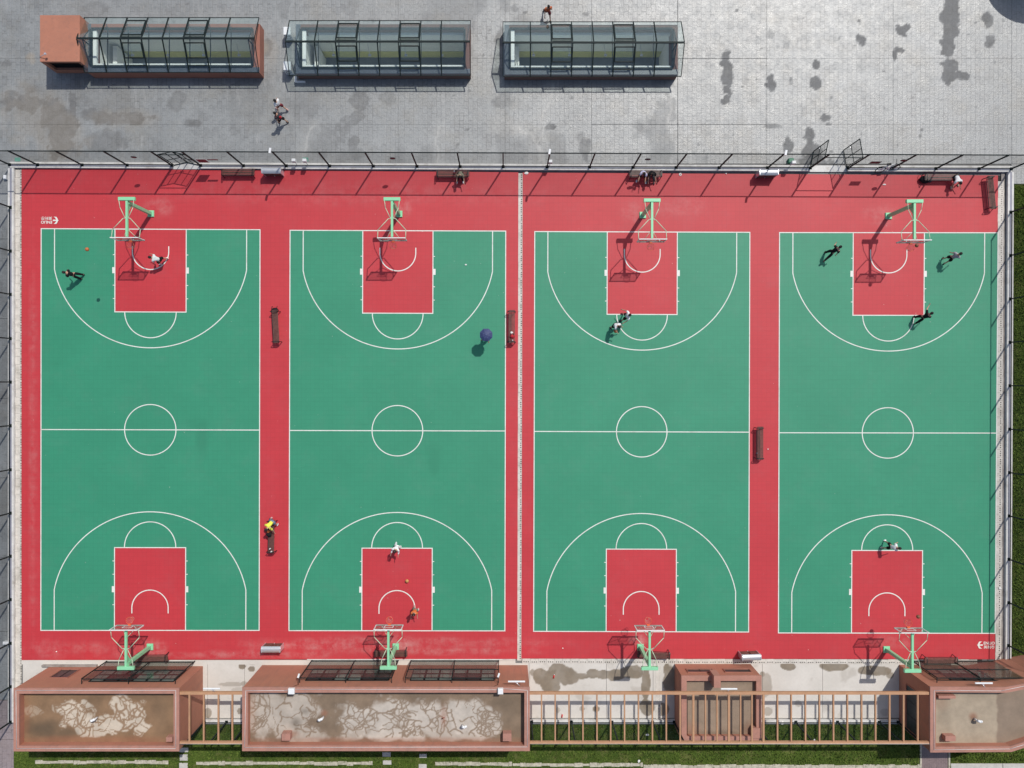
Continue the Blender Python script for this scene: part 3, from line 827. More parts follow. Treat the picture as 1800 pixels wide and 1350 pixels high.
def logo(par, cx, cy, flip, z=0.0425):
    mb = MB(); s = -1 if flip else 1
    def put(vs, fs, x0, y0, w, h):
        mb.add([(cx+s*(x0+v[0]*w), cy+s*(y0+v[1]*h), z) for v in vs], fs)
    put(t1v, t1f, -.10, .03, .76, .20); put(t2v, t2f, -.10, -.25, .76, .22)
    # emblem: a leaning swallow shape, two swept wings and a bar
    def em(pts): mb.add([(cx+s*p[0], cy+s*p[1], z) for p in pts], [tuple(range(len(pts)))])
    em([(-.56,.0),(-.50,.045),(-.46,.16),(-.40,.24),(-.20,.245),(-.30,.19),(-.37,.09),(-.39,.0)])
    em([(-.39,.0),(-.37,-.09),(-.30,-.19),(-.20,-.245),(-.40,-.24),(-.46,-.16),(-.50,-.045),(-.56,.0)])
    em([(-.386,-.04),(-.16,-.045),(-.16,.045),(-.386,.04)])
    o = mb.build('painted_logo', M['line'], par)
    bm = bmesh.new(); bm.from_mesh(o.data)
    for f in bm.faces:
        if f.normal.z < 0: f.normal_flip()
    bm.to_mesh(o.data); bm.free()
logo(cl, X(89.5), Y(387.5), True); logo(cr, X(1731), Y(1133.5), False)

# ---------------- drainage channels: rows of concrete covers with holes
def cover_mesh(length, width, holes, teeth=False):
    mb = MB(); L, Wd = length-.012, width
    # a slab cut into cells round its holes
    hs = []
    for i in range(holes):
        c = L*(i+0.5)/holes*0.82 + L*0.09
        if teeth: hs.append((Wd-.10, c-.025, Wd, c+.025))
        else: hs.append((Wd*.5-.035+.06, c-.035, Wd*.5+.045+.06, c+.035))
    for q in cut_rects(0, 0, Wd, L, hs): mb.box(q[0], q[1], -.05, q[2], q[3], 0.0)
    return mb
COVER = {}
def drain_row(x0, y0, x1, y1, width, z, pitch, teeth=False, label=None, holes=3, mirror=False):
    """row from (x0,y0) to (x1,y1); width to the right of the row's direction rotated"""
    key = (pitch, width, teeth, holes)
    root = empty('drainage_channel', ((x0+x1)/2, (y0+y1)/2, 0), kind='structure')
    d = Vector((x1-x0, y1-y0, 0)); L = d.length; d.normalize()
    ang = math.atan2(d.y, d.x) - PI/2
    bed = MB()
    n_ = Vector((d.y, -d.x, 0))
    a = Vector((x0, y0, 0)); b_ = Vector((x1, y1, 0))
    w2 = n_*width*(1)
    bed.add([(*(a)[:2], z-.08), (*(b_)[:2], z-.08), (*(b_+w2)[:2], z-.08), (*(a+w2)[:2], z-.08)], [(0,3,2,1)])
    bed.build('channel_bed', M['hole'], root)
    if key not in COVER:
        o = cover_mesh(pitch, width, holes, teeth).build('drain_cover', M['drain'])
        COVER[key] = o.data; bpy.data.objects.remove(o)
    n = int(L/pitch)
    for i in range(n):
        o = bpy.data.objects.new('drain_cover', COVER[key]); C.objects.link(o); o.parent = root
        p = a + d*(i*pitch) + n_*rg.uniform(-.012, .012)
        o.location = (p.x-root.location.x, p.y-root.location.y, z-rg.uniform(0, .012))
        o.rotation_euler = (0, 0, ang+rg.uniform(-.012, .012))
    return root
PT = 0.56
drain_row(X(909.0), Y(1161), X(911.2), Y(303), 0.31, 0.022, PT)
drain_row(X(1749.6), Y(1161), X(1754.2), Y(308), 0.40, 0.022, PT)
drain_row(X(27.5), Y(1212), X(27.5), Y(297), 0.41, 0.022, PT, teeth=True, holes=4)
drain_row(X(918), Y(1157.6), X(1727), Y(1159.5), 0.32, 0.024, PT)
drain_row(X(1152.5), Y(1263), X(1152.5), Y(1171), 0.34, 0.024, 0.4, holes=3)
gt = empty('gutter', (X(24), Y(750), 0), kind='structure')
sheet('gutter_bed', X(22), Y(1262), X(27.5), Y(297), 0.006, M['gutter'], gt, 1.5, .05)
sheet('gutter_bed', X(1760), Y(1165), X(1766), Y(303), 0.006, M['gutter'], gt, 1.5, .05)
sheet('gutter_bed', X(38), Y(1168), X(540), Y(1160.3), 0.010, M['apron'], gt, 1.5, .05)
MB().box(X(540), Y(1159.6), 0, X(906), Y(1158.2), .07).build('low_kerb', M['kerb'], gt)
sheet('gutter_bed', X(540), Y(1168), X(906), Y(1160.0), 0.010, M['apron'], gt, 1.5, .05)

# ---------------- fence kerbs
kb = empty('fence_kerb', (0, Y(293), 0), kind='structure')
KZ = 0.20
def kerb_run(x0, y0, x1, y1, w=0.40, seg=3.0):
    d = Vector((x1-x0, y1-y0, 0)); L = d.length; d.normalize(); n_ = Vector((-d.y, d.x, 0))
    k = max(1, int(round(L/seg)))
    for i in range(k):
        a = Vector((x0, y0, 0)) + d*(L*i/k+.004); b_ = Vector((x0, y0, 0)) + d*(L*(i+1)/k-.004)
        for (o0, o1, m_, zz) in ((-w/2, -w/2+.13, 'kerb', KZ), (-w/2+.132, w/2-.132, 'kerb_tile', KZ-.012), (w/2-.13, w/2, 'kerb', KZ+.002)):
            pts = [a+n_*o0, b_+n_*o0, b_+n_*o1, a+n_*o1]
            MB().prism([(p.x, p.y) for p in pts], -.04, zz).build('kerb_block', M[m_], kb)
FY0 = Y(292.6); 
def fy(px): return Y(290.8 + (px-20)/(1775-20)*7.4)      # the top fence line is turned a little against the picture
FXL = X(21.5); FXR0, FXR1 = X(1773.5), X(1769)
def fxr(py): return X(1774 - (py-298)/(1160-298)*4.5)
kerb_run(X(20), fy(20), X(304), fy(304))
kerb_run(X(354.7), fy(354.7), X(1422.5), fy(1422.5)); kerb_run(X(1488.5), fy(1488.5), X(1776), fy(1776))
kerb_run(FXL+.02, fy(20)-.22, FXL+.02, Y(1268))
kerb_run(fxr(303), fy(1776)-.22, fxr(1165), Y(1165))
kerb_run(X(359)+.02, Y(1267), X(440), Y(1267), .26); kerb_run(X(932), Y(1267), X(1186), Y(1267), .26); kerb_run(X(1322), Y(1267), X(1578), Y(1267), .26)
# gate thresholds
for a, b_ in ((304.5, 354.2), (1423, 1488)):
    MB().box(X(a), fy(a)-.22, -.03, X(b_), fy(a)+.22, .034).build('threshold', M['kerb'], kb)

# ---------------- fences
FH = 3.5
PW = 0.08
def fence(name_label, pts, skip=(), closed=False, brace=False, h=FH, post_r=0.042):
    c = (Vector(pts[0]) + Vector(pts[-1]))/2
    root = empty('sports_fence', (c.x, c.y, 0), name_label, 'fence', 'fences around the sports courts')
    for i, p in enumerate(pts):
        MB().box(p[0]-PW/2, p[1]-PW/2, 0.0, p[0]+PW/2, p[1]+PW/2, h).box(p[0]-.10, p[1]-.10, KZ-.005, p[0]+.10, p[1]+.10, KZ+.03).build('post', M['dark_steel'], root)
    for i in range(len(pts)-1):
        a = Vector((*pts[i], 0)); b_ = Vector((*pts[i+1], 0)); d = (b_-a).normalized()
        a2 = a + d*PW/2; b2 = b_ - d*PW/2
        up = lambda v, z: (v.x, v.y, z)
        MB().tube(up(a2, h-.03), up(b2, h-.03), .038).build('top_rail', M['dark_steel'], root)
        if i in skip: continue
        MB().tube(up(a2, KZ+.12), up(b2, KZ+.12), .034).build('bottom_rail', M['dark_steel'], root)
        n_ = Vector((-d.y, d.x, 0))*.004
        mb = MB()
        lo, hi = KZ+.15, h-.06
        mb.add([up(a2-n_, lo), up(b2-n_, lo), up(b2-n_, hi), up(a2-n_, hi)], [(0,1,2,3)])
        mb.build('wire_mesh_panel', M['fence_mesh'], root)
    return root
top_px = [20,69,147,226,304,354.7,429.6,504.5,580.5,657,733.5,809,884.5,961.5,1036,1112,1187.5,1262.7,1347.5,1422.5,1488.5,1566,1642.5,1718,1774.5]
fence('dark green metal fence with mesh panels along the north side of the courts', [(X(p), fy(p)) for p in top_px], skip=(4, 19))
fence('dark green mesh fence on the pale kerb down the left side of the courts', [(FXL, Y(p)) for p in (365.5,442,518,595.3,671.5,748,825,901,976.5,1052.5,1129,1205,1267)])
fence('dark green mesh fence beside the lawn down the right side of the courts', [(fxr(p), Y(p)) for p in (374,450,526,602,678,754,830,906,982,1058,1133,1164)])
fence('short dark mesh fence between the leftmost roof and the long roof', [(X(p), Y(1267)) for p in (361,400,438)])
fence('dark mesh fence seen under the pergola between the long roof and the small annex', [(X(p), Y(1267)) for p in (934,1004,1075,1146,1184)])
fence('dark mesh fence under the right half of the pergola', [(X(p), Y(1267)) for p in (1324,1397,1470,1543,1576)])

# gates
def leaf(name_label, hx, hy, ang, w, h=2.6, z0=0.08):
    root = empty('fence_gate', (hx, hy, 0), name_label, 'gate', 'gate leaves in the fence')
    d = Vector((math.cos(ang), math.sin(ang), 0)); hpt = Vector((hx, hy, 0))
    p = lambda t, z: tuple(hpt + d*t + Vector((0, 0, z)))
    MB().tube(p(.05, z0), p(.05, h), .032).tube(p(w, z0), p(w, h), .032).tube(p(.05, h), p(w, h), .030).tube(p(.05, z0), p(w, z0), .030).build('gate_frame', M['dark_steel'], root)
    MB().tube(p(w/2, z0), p(w/2, h), .024).tube(p(.05, 1.25), p(w, 1.25), .024).build('cross_bar', M['dark_steel'], root)
    MB().box(*[a-.03 for a in p(w-.1, 1.15)], *[a+.03 for a in p(w-.1, 1.05)]).build('latch', M['silver'], root)
    mb = MB(); mb.add([p(.08, z0), p(w, z0), p(w, h), p(.08, h)], [(0,1,2,3)]); mb.build('wire_mesh_panel', M['gate_mesh'], root)
    return root
leaf('left leaf of the open right-hand gate, swung out over the grey plaza', X(1423.5), fy(1423)+.04, R(78), 1.18)
leaf('right leaf of the open right-hand gate, swung out over the grey plaza', X(1487.5), fy(1488)+.04, R(100), 1.25)
leaf('left leaf of the nearly closed upper-left gate in the fence', X(305.5), fy(304)+.04, R(12), 1.0)
leaf('right leaf of the nearly closed upper-left gate in the fence', X(353.2), fy(354)+.04, R(168), .92)
for (a, b_) in ((304, 354.7), (1422.5, 1488.5)):
    lintel_lab = 'steel lintel bar over the %s gate opening' % ('upper-left' if a < 900 else 'right-hand')
    MB().tube((X(a)+.04, fy(a), 2.72), (X(b_)-.04, fy(b_), 2.72), .028).build('gate_lintel', M['dark_steel'], loc=((X(a)+X(b_))/2, fy(a), 2.7), label=lintel_lab, cat='gate lintel')

# ================================================================ SKYLIGHTS
SKW = {}
def skylight(label, ex0, ex1, ey0, ey1, wx0, wx1, wy0, wy1, pit, first, nb, vents, pitch=1.39, west_open=True):
    """glass gable roof over a basement light well; e = eave rectangle, w = upstand wall outside"""
    cx = (ex0+ex1)/2; cy = (ey0+ey1)/2
    root = empty('skylight', (cx, cy, 0), label, 'skylight', 'glass skylights on the plaza')
    px0, py0, px1, py1 = pit
    wt = 0.95
    wall = MB()
    for q in cut_rects(wx0, wy0, wx1, wy1, [(px0, py0, px1, py1)]): wall.box(q[0], q[1], -.02, q[2], q[3], wt)
    # drop interior faces where cells touch: build as four butted walls instead
    wall = MB()
    wall.box(wx0, wy0, -.02, wx1, py0, wt); wall.box(wx0, py1, -.02, wx1, wy1, wt)
    wall.box(wx0, py0, -.02, px0, py1, wt); wall.box(px1, py0, -.02, wx1, py1, wt)
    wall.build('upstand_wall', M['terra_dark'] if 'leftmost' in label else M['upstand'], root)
    MB().box(wx0+.01, wy0+.01, wt+.002, wx1-.01, py0-.10, wt+.02).box(wx0+.01, py0-.098, wt+.002, px0-.10, wy1-.01, wt+.02).build('eave_shade_strip', M['eave_shade'], root)  # dark strips standing in for shade and sky reflection on the wall tops
    D = -3.5
    MB().add([(px0,py0,D),(px1,py0,D),(px1,py1,D),(px0,py1,D)], [(0,1,2,3)]).build('basement_floor', M['inner_floor'], root)
    e = .002
    iw = MB()
    iw.add([(px0+e,py1-e,-2.55),(px1-e,py1-e,-2.55),(px1-e,py1-e,-.03),(px0+e,py1-e,-.03)], [(0,1,2,3)])
    iw.build('north_inner_wall', M['inner_green'], root)
    MB().box(px0+e, py1-.05, D, px1-e, py1-e, -2.56).build('ochre_dado', M['inner_ochre'], root)
    iw = MB()
    iw.add([(px0+e,py0,D),(px0+e,py1,D),(px0+e,py1,-.03),(px0+e,py0,-.03)], [(0,3,2,1)])
    iw.add([(px1-e,py0,D),(px1-e,py1,D),(px1-e,py1,-.03),(px1-e,py0,-.03)], [(0,1,2,3)])
    iw.add([(px0,py0+e,D),(px1,py0+e,D),(px1,py0+e,-.03),(px0,py0+e,-.03)], [(0,3,2,1)])
    iw.build('side_inner_wall', M['inner_white'], root)
    # pale inner ledges, south and west
    MB().box(px0+.004, py0+.004, .70, px1-.004, py0+.17, .93).build('ledge', M['inner_white'], root)
    MB().box(px0+.004, py0+.172, .70, px0+.26, py1-.004, .93).build('ledge', M['inner_white'], root)
    MB().box(px0+.302, py1-.16, .30, px1-.004, py1-.004, .50).build('ledge', M['inner_green'], root)
    # a landing with a white flank wall at the left end of the well, a rail and a bench-like ochre upstand
    MB().box(px0+.31, py0+.25, D, px0+.62, py1-.20, -1.2).build('flank_wall', M['inner_white'], root)
    rl = MB()
    rl.path([(px0+.9, py0+.35, D+1.0), (px1-.4, py0+.35, D+1.0)], .025); 
    rl.path([(px0+.9, py0+.35, D+.55), (px1-.4, py0+.35, D+.55)], .018)
    nx_ = 9
    for i in range(nx_):
        xx = px0+.9 + (px1-px0-1.3)*i/(nx_-1); rl.tube((xx, py0+.35, D), (xx, py0+.35, D+1.0), .02)
    rl.build('handrail', M['black'], root)
    for i in range(4):
        xx = px0 + (px1-px0)*(i+.6)/4.3
        MB().tube((xx, py1-.06, -1.2), (xx+.12, py1-.75, -1.35), .02).box(xx+.02, py1-.85, -1.40, xx+.22, py1-.70, -1.32).build('wall_bracket', M['silver'], root)
    # roof: eaves ez, ridge rz
    ez, rz = 1.16, 2.18
    my = (ey0+ey1)/2
    xs = [ex0] + [ex0+first+pitch*i for i in range(nb-1)] + [ex1]
    def sl(x, t, s, dz=0):   # t 0 at eave, 1 at ridge
        y0 = ey0 if s < 0 else ey1
        return (x, y0 + (my-y0)*t, ez + (rz-ez)*t + dz)
    for s in (-1, 1):
        for i in range(nb):
            a, b_ = xs[i]+.03, xs[i+1]-.03
            t0, t1 = 0.0, .985
            v = [sl(a,t0,s), sl(b_,t0,s), sl(b_,t1,s), sl(a,t1,s)]; v += [(p[0],p[1],p[2]+.012) for p in v]
            f = [(0,1,2,3),(7,6,5,4),(0,4,5,1),(1,5,6,2),(2,6,7,3),(3,7,4,0)]
            MB().add(v, f).build('pane', M['glass'], root)
            if i in vents:
                w = .06; mb = MB(); a2, b2 = a+.03, b_-.03
                for (ta, tb) in ((.16 if s > 0 else .42, .84 if s > 0 else .86),):
                    mb.bar(sl(a2,ta,s,.07), sl(b2,ta,s,.07), w, .07); mb.bar(sl(a2,tb,s,.07), sl(b2,tb,s,.07), w, .07)
                    mb.bar(sl(a2,ta,s,.068), sl(a2,tb,s,.068), w, .06); mb.bar(sl(b2,ta,s,.068), sl(b2,tb,s,.068), w, .06)
                mb.bar(sl(a2,.95 if s > 0 else .20,s,.05), sl(b2,.95 if s > 0 else .20,s,.05), w, .05)
                fr = mb.build('vent_frame', M['dark_steel'], root)
                v = [sl(a2+.04,ta+.05,s,.085), sl(b2-.04,ta+.05,s,.085), sl(b2-.04,tb-.05,s,.085), sl(a2+.04,tb-.05,s,.085)]
                MB().add(v, [(0,1,2,3)]).build('vent_pane', M['glass'], fr)
    for i, x in enumerate(xs):
        edge = i in (0, nb)
        w = .04 if edge else .07
        mb = MB()
        for s in (-1, 1): mb.bar(sl(x,.0,s,.025), sl(x,.99,s,.025), w, .07)
        mb.build('rafter', M['dark_steel'], root)
        if not edge:
            MB().bar((x, wy0+.25, ez-.10), (x, wy1-.25, ez-.10), .045, .06).build('tie_bar', M['dark_steel'], root)
    MB().bar((ex0, my, rz+.02), (ex1, my, rz+.02), .11, .09).build('ridge_beam', M['dark_steel'], root)
    for yy in (ey0, ey1): MB().bar((ex0, yy, ez), (ex1, yy, ez), .04, .05).build('eave_beam', M['dark_steel'], root)
    # steel frame standing on the upstand round the opening
    mb = MB(); w = .08
    mb.bar((px0-.04, py0-.05, wt+.05), (px1+.04, py0-.05, wt+.05), .14, .10); mb.bar((px0-.04, py1+.05, wt+.05), (px1+.04, py1+.05, wt+.05), .14, .10)
    mb.bar((px0-.05, py0, wt+.052), (px0-.05, py1, wt+.052), .14, .10); mb.bar((px1+.05, py0, wt+.052), (px1+.05, py1, wt+.052), .14, .10)
    mb.build('base_frame', M['dark_steel'], root)
    # gable glass at both ends, set inside the overhang
    for gx_ in (px0-.10, px1+.10):
        MB().add([(gx_, py0, wt+.1), (gx_, py1, wt+.1), (gx_, my, rz-.08)], [(0,1,2)]).build('gable_pane', M['glass'], root)
        MB().bar((gx_, my, wt+.1), (gx_, my, rz-.08), .05, .05).bar((gx_, py0, wt+.14), (gx_, my, rz-.10), .05, .05).bar((gx_, py1, wt+.14), (gx_, my, rz-.10), .05, .05).build('gable_frame', M['dark_steel'], root)
    return root

skylight('leftmost glass skylight, joined to the terracotta block on its left', X(149,1.16), X(455.5,1.16), 21.03, 24.72, -28.25, -16.62, 21.08, 24.40, PITS[0], X(188,1.16)-X(149,1.16), 8, (2, 5))
skylight('middle glass skylight with two white boxes at its left end', -14.55, -2.34, 20.81, 24.52, -14.18, -2.36, 21.02, 24.37, PITS[1], 1.92, 8, (2, 5))
skylight('rightmost glass skylight on the bright side of the plaza', -.15, 11.87, 20.76, 24.44, -.05, 11.70, 20.95, 24.33, PITS[2], 1.84, 8, (2, 5))

# terracotta block
bx0, bx1, by0, by1 = -30.9, -28.26, 21.42, 24.5
blk = empty('stair_block', ((bx0+bx1)/2, (by0+by1)/2, 0), 'plain terracotta block with flat roof at the left end of the first skylight', 'stair housing')
MB().box(bx0, by0+.3, -.02, bx1, by1, 2.0).box(bx0, by0, 1.75, bx1, by0+.298, 2.0).box(bx0, by0, -.02, bx0+.25, by0+.298, 1.748).box(bx1-.2, by0, -.02, bx1, by0+.298, 1.748).box(bx0+.252, by0, -.02, bx1-.202, by0+.298, .55).build('wall', M['terra'], blk)
lv = MB().box(bx0+.26, by0+.22, .56, bx1-.21, by0+.29, 1.74).build('louvre_panel', M['dark_glass'], blk)
for i in range(6): MB().box(bx0+.27, by0+.14, .62+i*.19, bx1-.22, by0+.21, .66+i*.19).build('louvre', M['black'], lv)
MB().tube((bx0-.05, by0+.28, 2.0), (bx0+.55, by0+.36, 2.35), .02).box(bx0+.5, by0+.30, 2.30, bx0+.62, by0+.42, 2.42).build('lamp_arm', M['silver'], loc=(bx0, by0+.3, 2.0), label='thin metal lamp arm on the corner of the terracotta block', cat='lamp')

# white AC boxes by the middle skylight, small drain bracket
for (x0, y0, x1, y1, lab) in ((498,47,510.5,61,'upper white equipment box beside the middle skylight'), (498,107.5,511,123,'lower white equipment box beside the middle skylight')):
    z = .92
    r_ = empty('equipment_box', (X((x0+x1)/2,z), Y((y0+y1)/2,z), 0), lab, 'equipment box', 'white equipment boxes')
    MB().bev(X(x0,z), Y(y1,z), .12, X(x1,z), Y(y0,z), z, .02).build('casing', M['white_metal'], r_)
    for dy in (.06, abs(Y(y1,z)-Y(y0,z))-.12): MB().box(X(x0,z)+.02, Y(y1,z)+dy, 0, X(x1,z)-.02, Y(y1,z)+dy+.06, .12).build('foot', M['black'], r_)
    MB().torus((X((x0+x1)/2,z), Y(y1,z)-.005, .5), .17, .015, 'y').build('fan_guard', M['black'], r_)
MB().box(X(519), Y(146), 0, X(523), Y(136), .22).box(X(523), Y(146), 0, X(537), Y(143), .12).build('corner_bracket', M['white_metal'], loc=(X(525), Y(144), 0), label='small white L-shaped bracket at the corner of the middle skylight', cat='bracket')


# ================================================================ BOTTOM BUILDINGS
BH = 4.1
def off_poly(poly, d):
    n = len(poly); out = []
    for i in range(n):
        p0, p1, p2 = Vector(poly[i-1]), Vector(poly[i]), Vector(poly[(i+1) % n])
        e1 = (p1-p0).normalized(); e2 = (p2-p1).normalized()
        n1 = Vector((-e1.y, e1.x)); n2 = Vector((-e2.y, e2.x))
        m_ = (n1+n2); m_.normalize()
        out.append(tuple(p1 + m_*(d/max(.3, m_.dot(n1)))))
    return out
def ring(mb, outer, inner, z0, z1, mi=0):
    n = len(outer)
    for i in range(n):
        j = (i+1) % n
        o0, o1, i1, i0 = outer[i], outer[j], inner[j], inner[i]
        v = [(*o0, z0), (*o1, z0), (*i1, z0), (*i0, z0), (*o0, z1), (*o1, z1), (*i1, z1), (*i0, z1)]
        mb.add(v, [(4,5,6,7), (0,1,5,4), (2,3,7,6)], mi)

def building(label, poly, h, roofz, pw, roofmat, attrs, group='low terracotta buildings'):
    """poly counter-clockwise in world metres"""
    cx = sum(p[0] for p in poly)/len(poly); cy = sum(p[1] for p in poly)/len(poly)
    root = empty('flat_roofed_building', (cx, cy, 0), label, 'building', group)
    inner = off_poly(poly, pw); core = off_poly(poly, pw-.01)
    mb = MB(); n = len(poly)
    for i in range(n):
        j = (i+1) % n
        mb.add([(*poly[i], -.02), (*poly[j], -.02), (*poly[j], h-.12), (*poly[i], h-.12)], [(0,1,2,3)])
        mb.add([(*inner[j], roofz-.3), (*inner[i], roofz-.3), (*inner[i], h-.12), (*inner[j], h-.12)], [(0,1,2,3)])
    wall = mb.build('wall', M['terra'], root)
    out2 = off_poly(poly, -.03); in2 = off_poly(poly, pw+.02)
    mb = MB()
    for i in range(n):
        j = (i+1) % n
        a, b_, c, d = out2[i], out2[j], in2[j], in2[i]
        v = [(*a,h-.12),(*b_,h-.12),(*c,h-.12),(*d,h-.12),(*a,h),(*b_,h),(*c,h),(*d,h)]
        mb.add(v, [(4,5,6,7),(0,1,5,4),(2,3,7,6),(3,2,1,0)])
    mb.build('coping', M['coping'], root)
    # roof deck as a grid clipped to the inner outline (the deck runs a little under the parapet)
    xs = [p[0] for p in inner]; ys = [p[1] for p in inner]
    x0, x1, y0, y1 = min(xs), max(xs), min(ys), max(ys)
    st = .05; nu = int((x1-x0)/st)+1; nv = int((y1-y0)/st)+1
    def clipy(x):
        lo, hi = 1e9, -1e9
        for i in range(n):
            a, b_ = core[i], core[(i+1) % n]
            if abs(a[0]-b_[0]) < 1e-6: 
                if abs(x-a[0]) < .02: lo = min(lo, a[1], b_[1]); hi = max(hi, a[1], b_[1])
                continue
            t = (x-a[0])/(b_[0]-a[0])
            if -1e-3 <= t <= 1.001:
                yy = a[1]+(b_[1]-a[1])*t; lo = min(lo, yy); hi = max(hi, yy)
        return lo, hi
    def mp(a, b_):
        x = x0+(x1-x0)*a; lo, hi = clipy(min(max(x, x0), x1))
        return (x, hi+(lo-hi)*b_)
    sheet_poly('roof_deck', mp, nu, nv, roofmat, root, roofz, 0, attrs)
    return root, inner

def veins(x0, y0, x1, y1, seeds, seed, step=.11, gap=.20, nmax=1500):
    """branching drying cracks: short steps that wander, fork and stop where they meet another crack"""
    rr = random.Random(seed); segs = []; pts = []
    act = []
    for _ in range(seeds):
        act.append((rr.uniform(x0, x1), rr.uniform(y0, y1), rr.uniform(0, 2*PI), rr.uniform(.6, 1), 0))
    while act and len(segs) < nmax:
        x, y, a, w, age = act.pop(rr.randrange(len(act)) if rr.random() < .3 else 0)
        hist = [(x, y)]; own = {len(pts)}
        a0 = a
        for k in range(rr.randint(5, 16)):
            a += rr.gauss(0, .30); nx_, ny_ = x+math.cos(a)*step, y+math.sin(a)*step
            if not (x0 < nx_ < x1 and y0 < ny_ < y1): break
            hit = None
            for (qx, qy, qi) in pts:
                if qi != id(hist) and (qx-nx_)**2+(qy-ny_)**2 < (gap*.55)**2 and k > 2: hit = (qx, qy); break
            if hit: segs.append((x, y, hit[0], hit[1], w)); break
            segs.append((x, y, nx_, ny_, w)); pts.append((nx_, ny_, id(hist))); x, y = nx_, ny_
            if rr.random() < .24 and k > 0: act.append((x, y, a+rr.choice((-1, 1))*rr.uniform(.7, 1.4), w*rr.uniform(.7, 1), age+1))
        KEEP.append(hist)
    return segs
KEEP = []
def f_crack(segs, wd=.055):
    sg = np.array(segs)
    def f(x, y):
        wx = x + (fbm(x*4, y*4, 5, 2)-.5)*.10; wy = y + (fbm(x*4, y*4, 6, 2)-.5)*.10
        out = np.zeros_like(x)
        for ax, ay, bx, by, w in sg:
            m_ = (np.abs(wx-ax) < .35) & (np.abs(wy-ay) < .35)
            if not m_.any(): continue
            px_, py_ = wx[m_], wy[m_]; dx, dy = bx-ax, by-ay; L2 = dx*dx+dy*dy+1e-9
            t = np.clip(((px_-ax)*dx+(py_-ay)*dy)/L2, 0, 1)
            d = np.hypot(px_-ax-t*dx, py_-ay-t*dy)
            out[m_] = np.maximum(out[m_], 1-smooth(wd*w*.7, wd*w*1.5, d))
        return out
    return f

def rp(px0, py0, px1, py1, z=BH):     # rectangle outline from roof-edge pixels, counter-clockwise
    return [(X(px0,z), Y(py1,z)), (X(px1,z), Y(py1,z)), (X(px1,z), Y(py0,z)), (X(px0,z), Y(py0,z))]

def rblobs(lst, z=3.45, rough=.5, edge=.3, seed=4, freq=.9):
    s = (H-z)/H
    def f(x, y): return blobs(x/s, y/s, lst, rough, edge, seed, freq)
    return f
def inv(f): return lambda x, y: 1-f(x, y)

pA = rp(24.5, 1210.7, 314, 1320)
VA = veins(-30.9, -22.8, -21.6, -19.9, 26, 5)
A, inA = building('leftmost terracotta building with an open roof of cracked dried mud', pA, BH, 3.5, .30, M['roofA'],
    {'crack': f_crack(VA, .062), 'dirt': inv(rblobs([(128,1246,26,17),(140,1262,30,18),(160,1280,26,14),(150,1240,12,12),(195,1270,40,16),(215,1240,22,20),(240,1250,18,20),(250,1280,14,12),(225,1262,26,16),(100,1245,10,8,.5),(60,1250,20,12,.35)], rough=.62, edge=.14, freq=1.7)),
     'dark': rblobs([(75,1280,30,18,.9),(115,1288,22,9,.7),(60,1295,18,10,.5),(170,1238,18,20,.25),(285,1250,14,34,.25),(255,1225,30,6,.3)], edge=.7),
     'rust': rblobs([(150,1300,120,6,.6),(45,1260,8,30,.4)], edge=.8)})
pB = rp(426.5, 1208.8, 930.5, 1319.5)
VB = veins(-16.4, -22.8, 1.2, -19.9, 75, 9, .10, .17, 2600)
B, inB = building('long terracotta building whose roof shows fine branching mud cracks', pB, BH, 3.5, .30, M['roofB'],
    {'crack': f_crack(VB, .048), 'dirt': inv(rblobs([(470,1250,34,40,.75),(500,1262,40,40,.75),(530,1240,30,26,.8),(545,1290,30,14,.7),(635,1262,40,24),(690,1255,50,28),(740,1260,40,30),(690,1290,60,14),(770,1275,50,20,.8),(820,1248,40,20),(835,1270,40,22),(805,1290,60,10,.8),(870,1275,14,22,.9),(620,1290,26,12,.7)], rough=.60, edge=.25, freq=1.5)),
     'dark': rblobs([(520,1270,9,9,.8),(536,1250,9,6,.6),(600,1235,26,16,.2),(745,1224,22,8,.4),(895,1250,16,30,.3),(880,1232,16,8,.4),(580,1270,22,30,.2)], edge=.8),
     'rust': rblobs([(570,1252,6,5,.8),(780,1260,5,16,.7),(680,1300,240,4,.6),(510,1290,14,6,.7),(445,1250,4,40,.3)], edge=.8)})
pC = rp(1198.6, 1188.5, 1338, 1303, 2.3)
Cc, inC = building('small low annex with sandy roof lying under the pergola', pC, 2.3, 1.9, .30, M['roofC'],
    {'dirt': rblobs([(1240,1230,60,60,.4),(1300,1260,50,50,.6)], 1.9, edge=.8), 'dark': rblobs([(1212,1195,14,5,.3),(1310,1280,20,10,.4),(1265,1290,60,6,.5),(1310,1200,26,4,.3)], 1.9, edge=.8), 'rust': rblobs([(1215,1285,14,14,.6),(1320,1285,14,14,.6)], 1.9, edge=.8)})
pD = [(X(1636,BH), Y(1322,BH)), (X(1778,BH), Y(1321,BH)), (X(1905,BH), Y(1280,BH)), (X(1905,BH), Y(1183,BH)), (X(1768,BH), Y(1209,BH)), (X(1636,BH), Y(1208,BH))]
Dd, inD = building('rightmost terracotta building whose outline bends at the right edge', pD, BH, 3.5, .30, M['roofD'],
    {'dirt': lambda x, y: np.clip(smooth(X(1754,3.5), X(1758,3.5), x + .25*fbm(x*2, y*2, 3, 3))*.85 + .0*x, 0, 1), 'dark': rblobs([(1710,1262,6,6,.7),(1660,1260,12,24,.2),(1785,1270,20,20,.2)], edge=.8), 'rust': rblobs([(1710,1258,6,6,.8),(1655,1235,10,10,.3)], edge=.9)})

